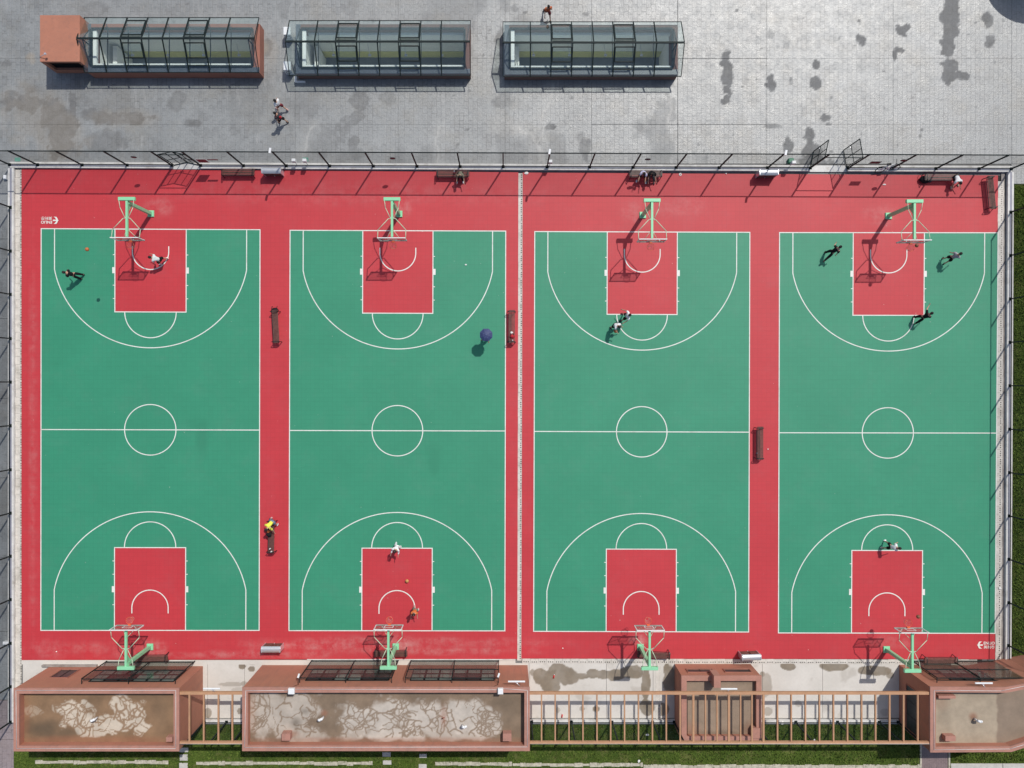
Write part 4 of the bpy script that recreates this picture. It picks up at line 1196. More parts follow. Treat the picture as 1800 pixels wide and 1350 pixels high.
def recess(parent, x0, x1, z0, z1, y, mat, depth=.16, bars=0):
    """framed window on a north wall (plane y, facing +y)"""
    fr = MB()
    t = .06
    fr.box(x0, y+.002, z1-t, x1, y+.05, z1); fr.box(x0, y+.002, z0, x1, y+.05, z0+t)
    fr.box(x0, y+.002, z0+t, x0+t, y+.05, z1-t); fr.box(x1-t, y+.002, z0+t, x1, y+.05, z1-t)
    w = fr.build('window', M['dark_steel'], parent)
    MB().box(x0+t, y+.003, z0+t, x1-t, y+.02, z1-t).build('pane', mat, w)
    for i in range(bars):
        xx = x0 + (x1-x0)*(i+1)/(bars+1); MB().box(xx-.02, y+.022, z0+t, xx+.02, y+.045, z1-t).build('glazing_bar', M['dark_steel'], w)
    return w

def deep_window(parent, wallobj, x0, x1, z0, z1, y, bars=1):
    """hooded window opening: projecting reveal with dark glass set back"""
    rv = MB(); t = .05
    rv.box(x0-t, y+.002, z1, x1+t, y+.06, z1+t); rv.box(x0-t, y+.002, z0-t, x1+t, y+.09, z0)
    rv.box(x0-t, y+.002, z0, x0, y+.06, z1); rv.box(x1, y+.002, z0, x1+t, y+.06, z1)
    w = rv.build('window', M['terra_dark'], parent)
    MB().box(x0, y+.003, z0, x1, y+.015, z1).build('pane', M['dark_glass'], w)
    for i in range(bars):
        xx = x0 + (x1-x0)*(i+1)/(bars+1); MB().box(xx-.02, y+.017, z0, xx+.02, y+.04, z1).build('glazing_bar', M['black'], w)

def cage(parent, x0, x1, y, z1=3.3, off=.32, mid=(0.5,), nwin=4, seed=1):
    """glazed steel canopy box in front of a window band on a north wall"""
    rr = random.Random(seed)
    # the windows behind
    nn = nwin+2
    for lo, hi, m_ in ((.80, 1.72, 'win_glass'), (1.76, 2.95, 'dark_glass')):
        for i in range(nn):
            a = x0+.25 + (x1-x0-.5)*i/nn; b_ = x0+.25 + (x1-x0-.5)*(i+1)/nn
            recess(parent, a+.005, b_-.005, lo, hi, y, M['win_glass'] if (m_ == 'win_glass' or rr.random() < .6) else M['dark_glass'])
    yo = y+off
    cg = empty('glass_canopy', (0, 0, 0)); cg.parent = parent; cg.location = (0, 0, 0)
    fm = MB(); b = .055
    for zz in (.10, 1.75, z1): fm.bar((x0, yo, zz), (x1, yo, zz), b, b if zz != 1.75 else .04)
    for t in (0,) + tuple(mid) + (1,):
        xx = x0+(x1-x0)*t
        fm.bar((xx, yo+.03, .0), (xx, yo+.03, z1+.03), b, b)
        fm.bar((xx, yo-.03, z1), (xx, y+.004, z1), b*.8, b*.8)
    fm.build('canopy_frame', M['dark_steel'], cg)
    ts = [0] + list(mid) + [1]
    for a, b_ in zip(ts[:-1], ts[1:]):
        xa, xb = x0+(x1-x0)*a+.04, x0+(x1-x0)*b_-.04
        for za, zb in ((.14, 1.72), (1.78, z1-.04)):
            MB().box(xa, yo-.006, za, xb, yo+.006, zb).build('pane', M['cage_glass'], cg)
    rr2 = MB()
    for i in range(nwin*2-1):
        xx = x0 + (x1-x0)*(i+1)/(nwin*2)
        rr2.bar((xx, yo-.05, 1.2), (xx+.12, y+.08, 2.6), .02, .02)
    rr2.build('stay_rod', M['black'], cg)

yA = pA[2][1]; yB = pB[2][1]; yC = pC[2][1]; yD = pD[4][1]
cage(A, X(143.5,3.3), X(308,3.3), yA, seed=1)
deep_window(A, None, X(88,2.2), X(119,2.2), .80, 2.25, yA, 1)
cage(B, X(527,3.3), X(688.5,3.3), yB, seed=2)
cage(B, X(712.5,3.3), X(876,3.3), yB, seed=3)
deep_window(Cc, None, 12.25, 13.95, 1.12, 1.66, yC, 1)
deep_window(Cc, None, 14.75, 16.45, 1.12, 1.66, yC, 0)
cage(Dd, X(1647,3.3), X(1812,3.3), yD-.0, mid=(.46,), seed=5)
# west wall window of the right building
xD = pD[0][0]
mb = MB(); ya, yb = -23.2, -20.3; t = .06
mb.box(xD-.05, ya, 2.6, xD-.002, yb, 2.66); mb.box(xD-.07, ya, 1.04, xD-.002, yb, 1.10); mb.box(xD-.05, ya-.06, 1.04, xD-.002, ya, 2.66); mb.box(xD-.05, yb, 1.04, xD-.002, yb+.06, 2.66)
w = mb.build('window', M['terra_dark'], Dd)
MB().box(xD-.02, ya, 1.10, xD-.003, yb, 2.60).build('pane', M['dark_glass'], w)
for i in range(2): MB().box(xD-.045, ya+(yb-ya)*(i+1)/3-.02, 1.10, xD-.022, ya+(yb-ya)*(i+1)/3+.02, 2.6).build('glazing_bar', M['black'], w)
# step slab in front of the left building
MB().box(X(76), yA+.01, 0, X(172), Y(1167.5), .22).build('step', M['gutter'], A)
# roof details: corner piers, conduits, gutters
def pier(parent, x0, x1, ya, yb, z0, z1): MB().box(X(x0,z1), Y(yb,z1), z0, X(x1,z1), Y(ya,z1), z1).build('roof_pier', M['coping'], parent)
pier(A, 292, 303, 1296, 1304, 3.45, 3.95); pier(B, 495, 510, 1289.5, 1302, 3.45, 4.0); pier(B, 884, 899, 1289.5, 1303, 3.45, 4.0)
pier(Dd, 1662, 1680, 1294, 1303, 3.45, 3.95); pier(Dd, 1650, 1680, 1223, 1228, 3.45, 3.9); pier(Cc, 1255, 1267, 1188, 1209, 1.85, 2.95); pier(Cc, 1323, 1337, 1280, 1298, 1.85, 2.4)
def conduit(parent, pts, z, r=.016):
    MB().path([(X(p[0],z), Y(p[1],z), z) for p in pts], r).build('conduit', M['cable'], parent)
conduit(A, [(28,1213.5),(309,1213.5),(309,1316),(29,1315.5),(28,1213.5)], BH+.02)
conduit(B, [(432,1214),(500,1214),(514,1211.5),(876,1212.5),(884,1210.5),(927,1213.5),(927,1313),(430,1314),(432,1214)], BH+.02)
conduit(Dd, [(1642,1213.5),(1760,1214.5),(1800,1206)], BH+.02); conduit(Dd, [(1642,1213.5),(1642,1318),(1775,1316.5),(1800,1309)], BH+.02)

def roof_vent(px, py, z, label, ang):
    r_ = empty('vent_pipe', (X(px,z), Y(py,z), z), label, 'vent pipe', 'pipes standing on the roofs')
    x, y = X(px,z), Y(py,z)
    MB().tube((x, y, z), (x, y, z+.38), .055).build('pipe', M['cable'], r_)
    c, s = math.cos(ang), math.sin(ang)
    MB().tube((x, y, z+.38), (x+c*.15, y+s*.15, z+.47), .085).tube((x+c*.15, y+s*.15, z+.47), (x+c*.27, y+s*.27, z+.38), .08, .09).build('elbow', M['white_metal'], r_)
roof_vent(172, 1260, 3.5, 'white elbow vent pipe in the middle of the leftmost roof', R(200))
roof_vent(569, 1259, 3.5, 'white elbow vent pipe on the left half of the long roof', R(200))
roof_vent(813, 1273.5, 3.5, 'white elbow vent pipe on the right half of the long roof', R(10))
roof_vent(1712, 1262.5, 3.5, 'white elbow vent pipe on the rightmost roof', R(-10))
MB().tube((X(777,3.5), Y(1263,3.5), 3.5), (X(781,3.5), Y(1256,3.5), 4.0), .035).tube((X(781,3.5), Y(1256,3.5), 4.0), (X(783,3.5), Y(1256,3.5), 4.0), .03).build('rusty_pipe', simple('rusty_iron', (0.28, 0.08, 0.05), .8, var=.3, scale=10), loc=(X(777,3.5), Y(1263,3.5), 3.5), label='thin rusty pipe stub sticking up from the long roof', cat='pipe')

def tlamp(px0, px1, py, z, label, foot):
    xm = X((px0+px1)/2, z); y = Y(py, z)
    r_ = empty('street_light', (xm, y, z-.3), label, 'light', 'white T-shaped lights on the buildings')
    MB().bev(X(px0,z), y-.05, z-.03, X(px1,z), y+.05, z+.03, .02).build('lamp_head', M['white_metal'], r_)
    f = foot
    MB().path([(xm, y, z-.04), (xm, y-.12, z-.12), (xm+f[0], y+f[1], z-f[2])], .025).build('bracket', M['silver'], r_)
    MB().bev(xm-.08, y-.10, z-.10, xm+.08, y-.0, z-.031, .02).build('driver_box', M['white_metal'], r_)
tlamp(357, 387, 1210.5, 4.3, 'white T-shaped light over the short pergola at the left', (.1, -.30, .3))
tlamp(893, 923, 1198, 4.25, 'white T-shaped light on the right end of the long building', (.2, -.35, .2))
tlamp(1267, 1296, 1211, 4.2, 'white T-shaped light on the pergola above the annex', (.0, -.30, .3))
tlamp(1714, 1745, 1201, 4.25, 'white T-shaped light on the north parapet of the rightmost building', (.25, -.40, .2))
# junction boxes and small cameras on the long building
for x0, x1, lab in ((506, 517, 'white junction box on the left end of the long north parapet'), (875, 884.5, 'white junction box on the right end of the long north parapet')):
    z = 4.35
    r_ = MB().bev(X(x0,z), Y(1221,z), z-.23, X(x1,z), Y(1211,z), z, .03).build('junction_box', M['white_metal'], loc=(X(x0,z), Y(1216,z), 4.1), label=lab, cat='junction box', group='white junction boxes on the parapet')
for px, py, lab in ((525, 1188, 'small white camera at the left canopy of the long building'), (876.5, 1187, 'small white camera at the right canopy of the long building')):
    z = 3.7; x, y = X(px,z), Y(py,z)
    r_ = empty('security_camera', (x, y, z), lab, 'camera', 'small white cameras on the long building')
    MB().bar((x-.04, y-.11, z), (x+.04, y+.13, z), .11, .10).build('housing', M['white_metal'], r_)
    MB().tube((x-.03, y-.08, z-.04), (x-.05, yB+.003, z-.1), .02).build('arm', M['black'], r_)
    MB().path([(x-.05, yB+.02, z-.1), (x-.35, yB+.02, 4.05)], .012).build('cable', M['black'], r_)

# ---------------- pergolas
PZ = 4.0
def pergola(label, x0, x1, slats, thick=()):
    zc = PZ
    yN, yS = Y(1218.6, zc), Y(1305.6, zc)
    root = empty('pergola', ((x0+x1)/2, (yN+yS)/2, 0), label, 'pergola', 'tan pergolas linking the buildings')
    MB().box(x0, yN-.085, zc-.16, x1, yN+.085, zc+.02).build('beam', M['pergola'], root)
    MB().box(x0, yS-.075, zc-.16, x1, yS+.075, zc+.02).build('beam', M['pergola'], root)
    for s_ in slats:
        x = X(s_, zc); w = .085 if s_ not in thick else .13
        MB().box(x-w/2, yS+.076, zc-.14, x+w/2, yN-.086, zc+.0).build('cross_bar', M['pergola'], root)
    MB().path([(x0, yS-.06, zc+.035), (x1, yS-.06, zc+.035)], .014).build('conduit', M['cable'], root)
    return root
pergola('short tan pergola between the leftmost building and the long building', pA[1][0]+.035, pB[0][0]-.035, [332.5, 357.8, 383.5, 408])
sl_ = [952,976,1000.3,1024.8,1049.5,1073.6,1098,1122.5,1147,1171.4,1195.8,1219,1240.3,1260.6,1281.5,1302,1322,1342.3,1367,1391.2,1416.2,1440.8,1465.5,1490,1515,1539.5,1564.3,1588.8,1613.8]
pergola('long tan pergola running from the long building to the rightmost building', pB[1][0]+.035, pD[0][0]-.035, sl_, (1219, 1281.5, 1342.3))

# ================================================================ BASKETBALL HOOPS
def hoop(label, k, e, side):
    """e 0 = top end, 1 = bottom end. local frame: +Y points to the court, origin at the court's axis on the pole line"""
    root = empty('basketball_hoop', (0, 0, 0), label, 'basketball hoop', 'pale green basketball hoops')
    g_, wm, rd = M['hoop_green'], M['hoop_white'], M['rod']
    yb = 2.33        # board plane from pole line
    MB().bev(-.22, -.22, 0, .22, .22, .10, .02).build('base_plate', g_, root)
    MB().bar((0, 0, .10), (0, 0, 3.42), .20, .20).build('pole', g_, root)
    MB().bar((0, -.10, 3.50), (0, yb-.10, 3.50), .14, .15).build('arm', g_, root)
    MB().add([(-.03,.10,2.9),(.03,.10,2.9),(.03,.10,3.42),(-.03,.10,3.42),(-.03,.65,3.42),(.03,.65,3.42)], [(0,1,2,3),(3,2,5,4),(0,4,5,1),(0,3,4),(1,5,2)]).build('gusset', g_, root)
    MB().bev(-.54, -.32, 3.42, .54, -.10, 3.62, .015).build('counterweight_box', g_, root)
    for s in (-1, 1):
        MB().path([(s*.48, -.12, 3.60), (s*.42, .35, 3.58), (s*.14, .95, 3.56), (s*.05, 1.02, 3.56)], .024).build('rear_stay', rd, root)
        MB().path([(s*.06, 1.04, 3.56), (s*.22, 1.04, 3.56), (s*.90, 1.78, 3.60), (s*.90, yb-.01, 3.72)], .026).build('front_stay', rd, root)
        MB().path([(s*.07, yb-.55, 3.44), (s*.50, yb-.02, 2.98)], .018).build('lower_stay', rd, root)
        MB().path([(s*.90, yb-.012, 3.85), (s*.90, yb-.05, 3.55), (s*.45, yb-.10, 3.0)], .016).build('lower_stay', rd, root)
    bd = empty('backboard', (0, 0, 0)); bd.parent = root
    z0, z1 = 2.92, 3.95; w = .90
    MB().box(-w, yb, z1-.05, w, yb+.05, z1).box(-w, yb, z0+.05, -w+.05, yb+.05, z1-.05).box(w-.05, yb, z0+.05, w, yb+.05, z1-.05).build('board_frame', wm, bd)
    MB().box(-w, yb-.01, z0, w, yb+.07, z0+.05).build('bottom_edge', M['gutter'], bd)
    MB().box(-w+.05, yb+.018, z0+.05, w-.05, yb+.030, z1-.05).build('pane', M['board'], bd)
    f = MB(); t = .05
    f.box(-.295, yb+.032, 3.05, .295, yb+.036, 3.05+t).box(-.295, yb+.032, 3.45, .295, yb+.036, 3.45+t).box(-.295, yb+.032, 3.10, -.245, yb+.036, 3.45).box(.245, yb+.032, 3.10, .295, yb+.036, 3.45)
    f.build('target_rectangle', wm, bd)
    MB().box(-.09, yb+.052, 2.98, .09, yb+.16, 3.07).build('rim_bracket', M['rim'], root)
    ry = yb+.15+.225
    rim = MB().torus((0, ry, 3.05), .228, .012, n=24).build('rim', M['rim'], root)
    nt_ = MB(); n = 12
    for i in range(n):
        for sg in (-1, 1):
            a = 2*PI*i/n
            prev = None
            for q in range(4):
                t_ = q/3; rr = .225 - .115*t_**.8; aa = a + sg*t_*2*PI/n*1.5
                p = (rr*math.cos(aa), ry+rr*math.sin(aa), 3.04-.42*t_)
                if prev: nt_.tube(prev, p, .0045, n=3, caps=False)
                prev = p
    nt_.torus((0, ry, 2.62), .11, .007, n=16, m=4)
    o = nt_.build('net', M['net'], root); o['kind'] = 'stuff'
    return root
H0 = {}
POLE = {(1,0):(266,376.0),(2,0):(702,376.5),(3,0):(1129.5,378.5),(4,0):(1561,380),(1,1):(264.5,1136.5),(2,1):(696,1136),(3,1):(1125.5,1137),(4,1):(1557.5,1141)}
NAMES = {(1,0):'at the top of the leftmost court',(2,0):'at the top of the second court from the left',(3,0):'at the top of the third court from the left',(4,0):'at the top of the rightmost court',
 (1,1):'at the bottom of the leftmost court',(2,1):'at the bottom of the second court from the left',(3,1):'at the bottom of the third court from the left',(4,1):'at the bottom of the rightmost court'}
proto = hoop('pale green basketball hoop ' + NAMES[(1,0)], 1, 0, 0)
for key, (px, py) in POLE.items():
    o = proto if key == (1, 0) else copy_tree(proto)
    o.location = (X(px), Y(py), .03); o.rotation_euler = (0, 0, PI if key[1] == 0 else 0)
    o['label'] = 'pale green basketball hoop ' + NAMES[key]

# ================================================================ BENCHES, BINS
def bench(matkey):
    root = empty('park_bench', (0, 0, 0))
    sm = M[matkey]; L = 2.28
    for i in range(5): MB().bev(-L/2, -.20+i*.082, .43, L/2, -.20+i*.082+.058, .47, .006).build('seat_slat', sm, root)
    for s in (-1, 1):
        x = s*(L/2-.10)
        fr = MB()
        pts = [(x, -.30, .0), (x, -.26, .40), (x, -.30, .62), (x, -.20, .68), (x, .16, .68), (x, .22, .40), (x, .26, .0)]
        for a, b_ in zip(pts[:-1], pts[1:]): fr.bar(a, b_, .05, .025)
        fr.bar((x, -.26, .40), (x, .22, .40), .05, .03)
        fr.build('end_frame', M['black'], root)
    MB().bar((-L/2+.12, -.02, .36), (L/2-.12, -.02, .36), .04, .04).build('stretcher', M['black'], root)
    MB().bar((-L/2+.125, -.235, .405), (L/2-.125, -.235, .405), .03, .035).build('front_rail', M['black'], root)
    return root
bprot = bench('slat'); bgrey = bench('slat_grey')
used = {}
def put_bench(px, py, rot, label, grey=False):
    pr = bgrey if grey else bprot
    if id(pr) not in used: used[id(pr)] = 1; o = pr
    else: o = copy_tree(pr)
    o.location = (X(px,.45), Y(py,.45), .03); o.rotation_euler = (0, 0, rot)
    tag(o, label, 'bench', 'brown slatted benches')
    return o
# local -Y is the front edge
b1 = put_bench(418.5, 302.5, 0, 'empty brown bench by the fence right of the upper-left gate')
b2 = put_bench(796, 305, 0, 'brown bench by the top fence with a person in dark clothes on it')
b3 = put_bench(1135, 305, 0, 'greyish slatted bench by the top fence with two people on it', True)
b4 = put_bench(1654, 311, 0, 'greyish slatted bench near the top right corner with a bag at its left end', True)
b5 = put_bench(1743, 338.5, R(-84.5)+0, 'brown bench standing alone and tilted in the top right corner')
b6 = put_bench(485, 574, R(3)-PI/2, 'brown bench between the first and second courts, with a black bag at its upper end')
b7 = put_bench(900, 574, -PI/2, 'brown bench beside the white drain in the middle, red and white things on it')
b8 = put_bench(1336.5, 779, -PI/2, 'empty brown bench between the third and fourth courts', False)
b9 = put_bench(477.5, 943, -PI/2-R(1), 'brown bench between the first and second courts where the yellow-shirted person is')
b10 = put_bench(266, 1157.5, PI+R(1), 'brown bench behind the bottom hoop of the leftmost court')
b11 = put_bench(687, 1149, PI, 'brown bench behind the bottom hoop of the second court')
b12 = put_bench(1149, 1151.5, PI-R(3), 'brown bench behind the bottom hoop of the third court')
b13 = put_bench(1653, 1161.5, PI, 'brown bench at the bottom right in front of the glazed canopy')

def litter_bin():
    root = empty('litter_bin', (0, 0, 0))
    for s in (-1, 1):
        bx = MB().box(s*.30-.26, -.17, .10, s*.30+.26, .17, .78).build('bin_box', M['wood_brown'], root)
        for i in range(5): MB().box(s*.30-.24, -.182, .16+i*.12, s*.30+.24, -.171, .24+i*.12).build('slat', M['slat'], bx)
        MB().tube((s*.30, 0, .78), (s*.30, 0, .80), .13, n=16).build('ash_tray', M['silver'], root)
    for s in (-1, 0, 1): MB().box(s*.62-.02, -.18, 0, s*.62+.02, .18, .12 if s == 0 else 1.0).build('post', M['silver'], root)
    cv = MB(); n = 10; w = .66; r_ = .225
    v = []
    for i in range(n+1):
        a = R(20)+(PI-R(40))*i/n
        v += [(-w, r_*math.cos(a), .82+r_*math.sin(a)*.75), (w, r_*math.cos(a), .82+r_*math.sin(a)*.75)]
    v2 = [(p[0], p[1]*.95, p[2]-.015) for p in v]
    cv.add(v, [(2*i, 2*i+1, 2*i+3, 2*i+2) for i in range(n)], smooth=True)
    cv.add(v2, [(2*i, 2*i+2, 2*i+3, 2*i+1) for i in range(n)], smooth=True)
    cv.build('curved_roof', M['bin_roof'], root)
    return root
lb = litter_bin()
for i, (px, py, rz, lab) in enumerate(((476.5,299.5,0,'white-roofed double litter bin by the top fence near the left gate'),(1351.5,302.5,0,'white-roofed double litter bin by the top fence left of the open gate'),
    (476,1142,PI,'silver-roofed double litter bin at the bottom between the first two courts'),(1321,1156,PI+R(2),'silver-roofed double litter bin at the bottom between the last two courts'))):
    o = lb if i == 0 else copy_tree(lb)
    o.location = (X(px,.95), Y(py,.95), .03 if py < 1150 else .025); o.rotation_euler = (0, 0, rz); tag(o, lab, 'litter bin', 'double litter bins with curved roofs')

# ================================================================ FENCE FITTINGS
def floodlight(px, lab):
    x, y = X(px), fy(px)
    r_ = empty('floodlight', (x, y, FH), lab, 'floodlight', 'small white lights on fence posts')
    MB().tube((x, y, FH), (x-.02, y-.02, FH+.30), .02).build('stem', M['dark_steel'], r_)
    MB().bar((x-.06, y-.18, FH+.34), (x+.00, y+.14, FH+.36), .13, .12).build('lamp_head', M['white_metal'], r_)
floodlight(504.5, 'small white light on the fence post above the left litter bin')
floodlight(961.5, 'small white light on the fence post just right of the white drain')
floodlight(1347.5, 'small white light on the fence post left of the open right gate')
for px, lab in ((515.5,'left one of the two white boxes on the fence'),(534.5,'right one of the two white boxes on the fence'),(967.5,'white box on the fence right of the middle drain'),(1396,'white box on the fence left of the open gate')):
    z = 1.15; x = X(px, z); y = fy(px)
    MB().bev(x-.13, y+.04, z-.32, x+.13, y+.24, z, .02).tube((x, y+.1, KZ), (x, y+.1, z-.32), .02).build('meter_box', M['white_metal'], loc=(x, y, 0), label=lab, cat='electric box', group='white boxes fixed to the fence')
MB().bev(X(1384), fy(1388)+.34, 0, X(1393), fy(1388)+.64, .3, .03).box(X(1386), fy(1388)+.645, .05, X(1391), fy(1388)+.67, .25).build('utility_cabinet', M['green_box'], loc=(X(1388), fy(1388)+.5, 0), label='small green cabinet outside the fence left of the open gate', cat='cabinet')
for px, lab in ((31,'faded teal cover plate on the pavement outside the top left fence corner'),(537,'faded teal cover plate on the pavement behind the two white fence boxes')):
    MB().bev(X(px-5), Y(284), 0, X(px+5), Y(277), .02, .01).build('cover_plate', M['teal'], loc=(X(px), Y(280), 0), label=lab, cat='cover plate')
# round dark discs and plates hung on the fence
for px, lab in ((263,'round dark sign on the fence left of the upper-left gate'),(698.5,'round dark sign on the fence near the second court hoop'),(1128,'round dark sign on the fence above the bench with two people'),(1558,'round dark sign on the fence right of the open gate')):
    x, y, z = X(px), fy(px), 2.35
    mb = MB().tube((x, y-.075, z), (x, y-.045, z), .19, n=20)
    r_ = mb.build('round_sign', M['disc'], loc=(x, y, z), label=lab, cat='sign', group='round signs on the fence')
for x0, x1, za, zb, lab, m_ in ((361,379,1.05,1.9,'maroon rectangular sign with white border on the fence','sign_red'),(381,399,1.63,1.85,'narrow maroon strip sign right of the maroon rectangular sign','sign_red'),(1509,1527,1.5,2.0,'small dark plate on the fence right of the open gate','disc')):
    xa, xb = X(x0), X(x1); y = fy(x0)+.0
    r_ = empty('fence_sign', ((xa+xb)/2, y, za), lab, 'sign')
    sh = .7 if m_ == 'sign_red' and zb-za > .3 else .5
    MB().box(xa, y-.045, za, xb*1, y-.032, zb).build('plate', M['paper'] if zb-za > .6 else M[m_], r_)
    if zb-za > .6: MB().box(xa+.04, y-.050, za+.04, xb-.04, y-.046, zb-.04).box(xa+.04, y-.031, za+.04, xb-.04, y-.027, zb-.04).build('sign_face', M[m_], r_)
MB().bev(X(9), Y(316), 0, X(14), Y(309), .25, .03).build('white_block', M['white_metal'], loc=(X(11.5), Y(313), 0), label='small white block on the pavement by the top of the left fence', cat='block')
MB().bev(X(9), Y(1131), 0, X(20), Y(1126), .3, .03).build('white_block', M['white_metal'], loc=(X(15), Y(1128), 0), label='pale block on the pavement by the lower end of the left fence', cat='block')

# bicycle leaning on the fence
def bicycle(px, py):
    x, y = X(px), Y(py)
    root = empty('bicycle', (x, y, .0), 'white bicycle leaning against the fence kerb right of the open gate', 'bicycle')
    tl = R(20)
    P = lambda a, h: (x+a*.97, y+a*.10+math.sin(tl)*h, .03+math.cos(tl)*h)
    for cx_ in (-.52, .52):
        pts = [P(cx_+.33*math.cos(2*PI*i/20), .34+.33*math.sin(2*PI*i/20)) for i in range(21)]
        wh = MB().path(pts, .028, 5).build('wheel', M['rubber'], root)
        sp = MB()
        for i in range(0, 20, 2): sp.tube(P(cx_, .34), pts[i], .006, n=3)
        sp.build('spokes', M['silver'], wh)
    MB().path([P(-.52,.34), P(-.15,.80), P(.34,.86), P(-.08,.34), P(-.52,.34)], .034).path([P(-.15,.80), P(-.08,.34)], .022).path([P(.52,.34), P(.34,.92)], .022).build('frame', M['white_metal'], root)
    MB().bar(P(-.30,.92), P(-.02,.92), .13, .06).tube(P(-.16,.80), P(-.16,.90), .018).build('saddle', M['rubber'], root)
    hb = P(.34,.98)
    MB().tube(P(.34,.92), hb, .018).tube((hb[0]-.06, hb[1]-.27, hb[2]), (hb[0]+.0, hb[1]+.27, hb[2]+.02), .018).build('handlebar', M['black'], root)
    MB().path([P(-.08,.34), P(.05,.24), P(.05,.24)], .018).path([P(-.08,.34), P(-.21,.44)], .018).build('pedal_crank', M['black'], root)
    MB().path([P(-.80,.70), P(-.52,.72), P(-.30,.66)], .02).build('mudguard', M['black'], root)
bicycle(1556, 302.5)

# ================================================================ PEOPLE
SK = {n: simple('skin_'+n, c, .6, var=.08, scale=12) for n, c in (('light', (0.50, 0.29, 0.20)), ('tan', (0.38, 0.20, 0.13)))}
HAIR = simple('black_hair', (0.010, 0.009, 0.009), .7, var=.2, scale=30)

def fk(tilt=0, lean=0, side=0, tw=0, thL=(0,4), thR=(0,4), kn=(0,0), arL=(0,10), arR=(0,10), el=(15,15), head=0, sc=1.0):
    """joint positions for a pose; angles in degrees; faces +Y; returns dict (feet at z=0)"""
    J = {}
    def rx(v, a): c, s = math.cos(R(a)), math.sin(R(a)); return Vector((v.x, v.y*c - v.z*s, v.y*s + v.z*c))
    def ry(v, a): c, s = math.cos(R(a)), math.sin(R(a)); return Vector((v.x*c + v.z*s, v.y, -v.x*s + v.z*c))
    J['pelvis'] = Vector((0, 0, 0))
    up = lambda v: ry(rx(Vector(v), -lean), side)
    J['waist'] = up((0, .0, .14)); J['chest'] = up((0, .01, .40)); J['neck'] = up((0, .0, .54))
    hd = lambda v: J['neck'] + ry(rx(Vector(v), -(lean*.6+head)), side)
    J['head0'] = hd((0, .01, .10)); J['head1'] = hd((0, .03, .19)); J['head2'] = hd((0, .015, .25))
    J['_hd'] = (hd((0, .02, .16)), lean*.6+head)
    for s, nm, th, k, ar, e in ((-1,'L',thL,kn[0],arL,el[0]), (1,'R',thR,kn[1],arR,el[1])):
        J['hip'+nm] = Vector((s*.10, 0, -.02))
        d = rx(Vector((0, 0, -.44)), th[0]); d = Vector((s*math.sin(R(th[1]))*.44, d.y, d.z*math.cos(R(th[1]))))
        J['knee'+nm] = J['hip'+nm] + d
        d2 = rx(Vector((0, 0, -.42)), th[0]-k); d2 = Vector((s*math.sin(R(th[1]))*.30, d2.y, d2.z))
        J['ank'+nm] = J['knee'+nm] + d2
        J['toe'+nm] = J['ank'+nm] + Vector((s*.03, .19, -.055))
        J['heel'+nm] = J['ank'+nm] + Vector((0, -.04, -.05))
        J['sh'+nm] = up((s*.185, 0, .46))
        def arm(v, a0, out):
            w = rx(Vector(v), a0)
            w = Vector((w.x + s*abs(math.sin(R(out)))*Vector(v).length, w.y, w.z*math.cos(R(out))))
            return ry(rx(w, -lean*.25), side)
        J['elb'+nm] = J['sh'+nm] + arm((0, 0, -.29), ar[0], ar[1])
        J['wri'+nm] = J['elb'+nm] + arm((0, 0, -.25), ar[0]+e, ar[1]*.5)
        dirh = (J['wri'+nm]-J['elb'+nm]).normalized()
        J['_h'+nm] = dirh
    if tilt:
        for k_ in list(J):
            if k_ == '_hd': J[k_] = (rx(J[k_][0], -tilt), J[k_][1]+tilt)
            else: J[k_] = rx(J[k_], -tilt)
    zmin = min(J['ankL'].z, J['ankR'].z) - .085
    for k_ in list(J):
        if k_.startswith('_h') and k_ != '_hd': continue
        if k_ == '_hd': J[k_] = (J[k_][0] - Vector((0,0,zmin)), J[k_][1])
        else: J[k_] = J[k_] - Vector((0, 0, zmin))
    for k_ in list(J):
        if k_ == '_hd': J[k_] = (J[k_][0]*sc, J[k_][1])
        elif not k_.startswith('_h'): J[k_] = J[k_]*sc
    return J

def skin_mesh(name, pts, edges, radii, mat, parent, root_i=0, sub=1, org=None):
    me = bpy.data.meshes.new(name)
    me.from_pydata([tuple(p) for p in pts], edges, [])
    o = bpy.data.objects.new('tmp_skin', me); C.objects.link(o)
    md = o.modifiers.new('s', 'SKIN')
    K = 1.0 if name == 'body' else (1.22 if name in ('shirt', 'shorts', 'trousers') else 1.25); md.use_smooth_shade = True; md.branch_smoothing = .6
    for i, r_ in enumerate(radii):
        sv = me.skin_vertices[0].data[i]
        sv.radius = (r_[0]*K, r_[1]*K) if isinstance(r_, tuple) else (r_*K, r_*K)
        sv.use_root = (i == root_i)
    o.modifiers.new('u', 'SUBSURF').levels = sub
    dg = bpy.context.evaluated_depsgraph_get(); dg.update()
    m2 = bpy.data.meshes.new_from_object(o.evaluated_get(dg))
    m2.name = name
    C.objects.unlink(o); bpy.data.objects.remove(o); bpy.data.meshes.remove(me)
    m2.materials.clear(); m2.materials.append(mat)
    n = bpy.data.objects.new(name, m2); C.objects.link(n); n.parent = parent
    return n

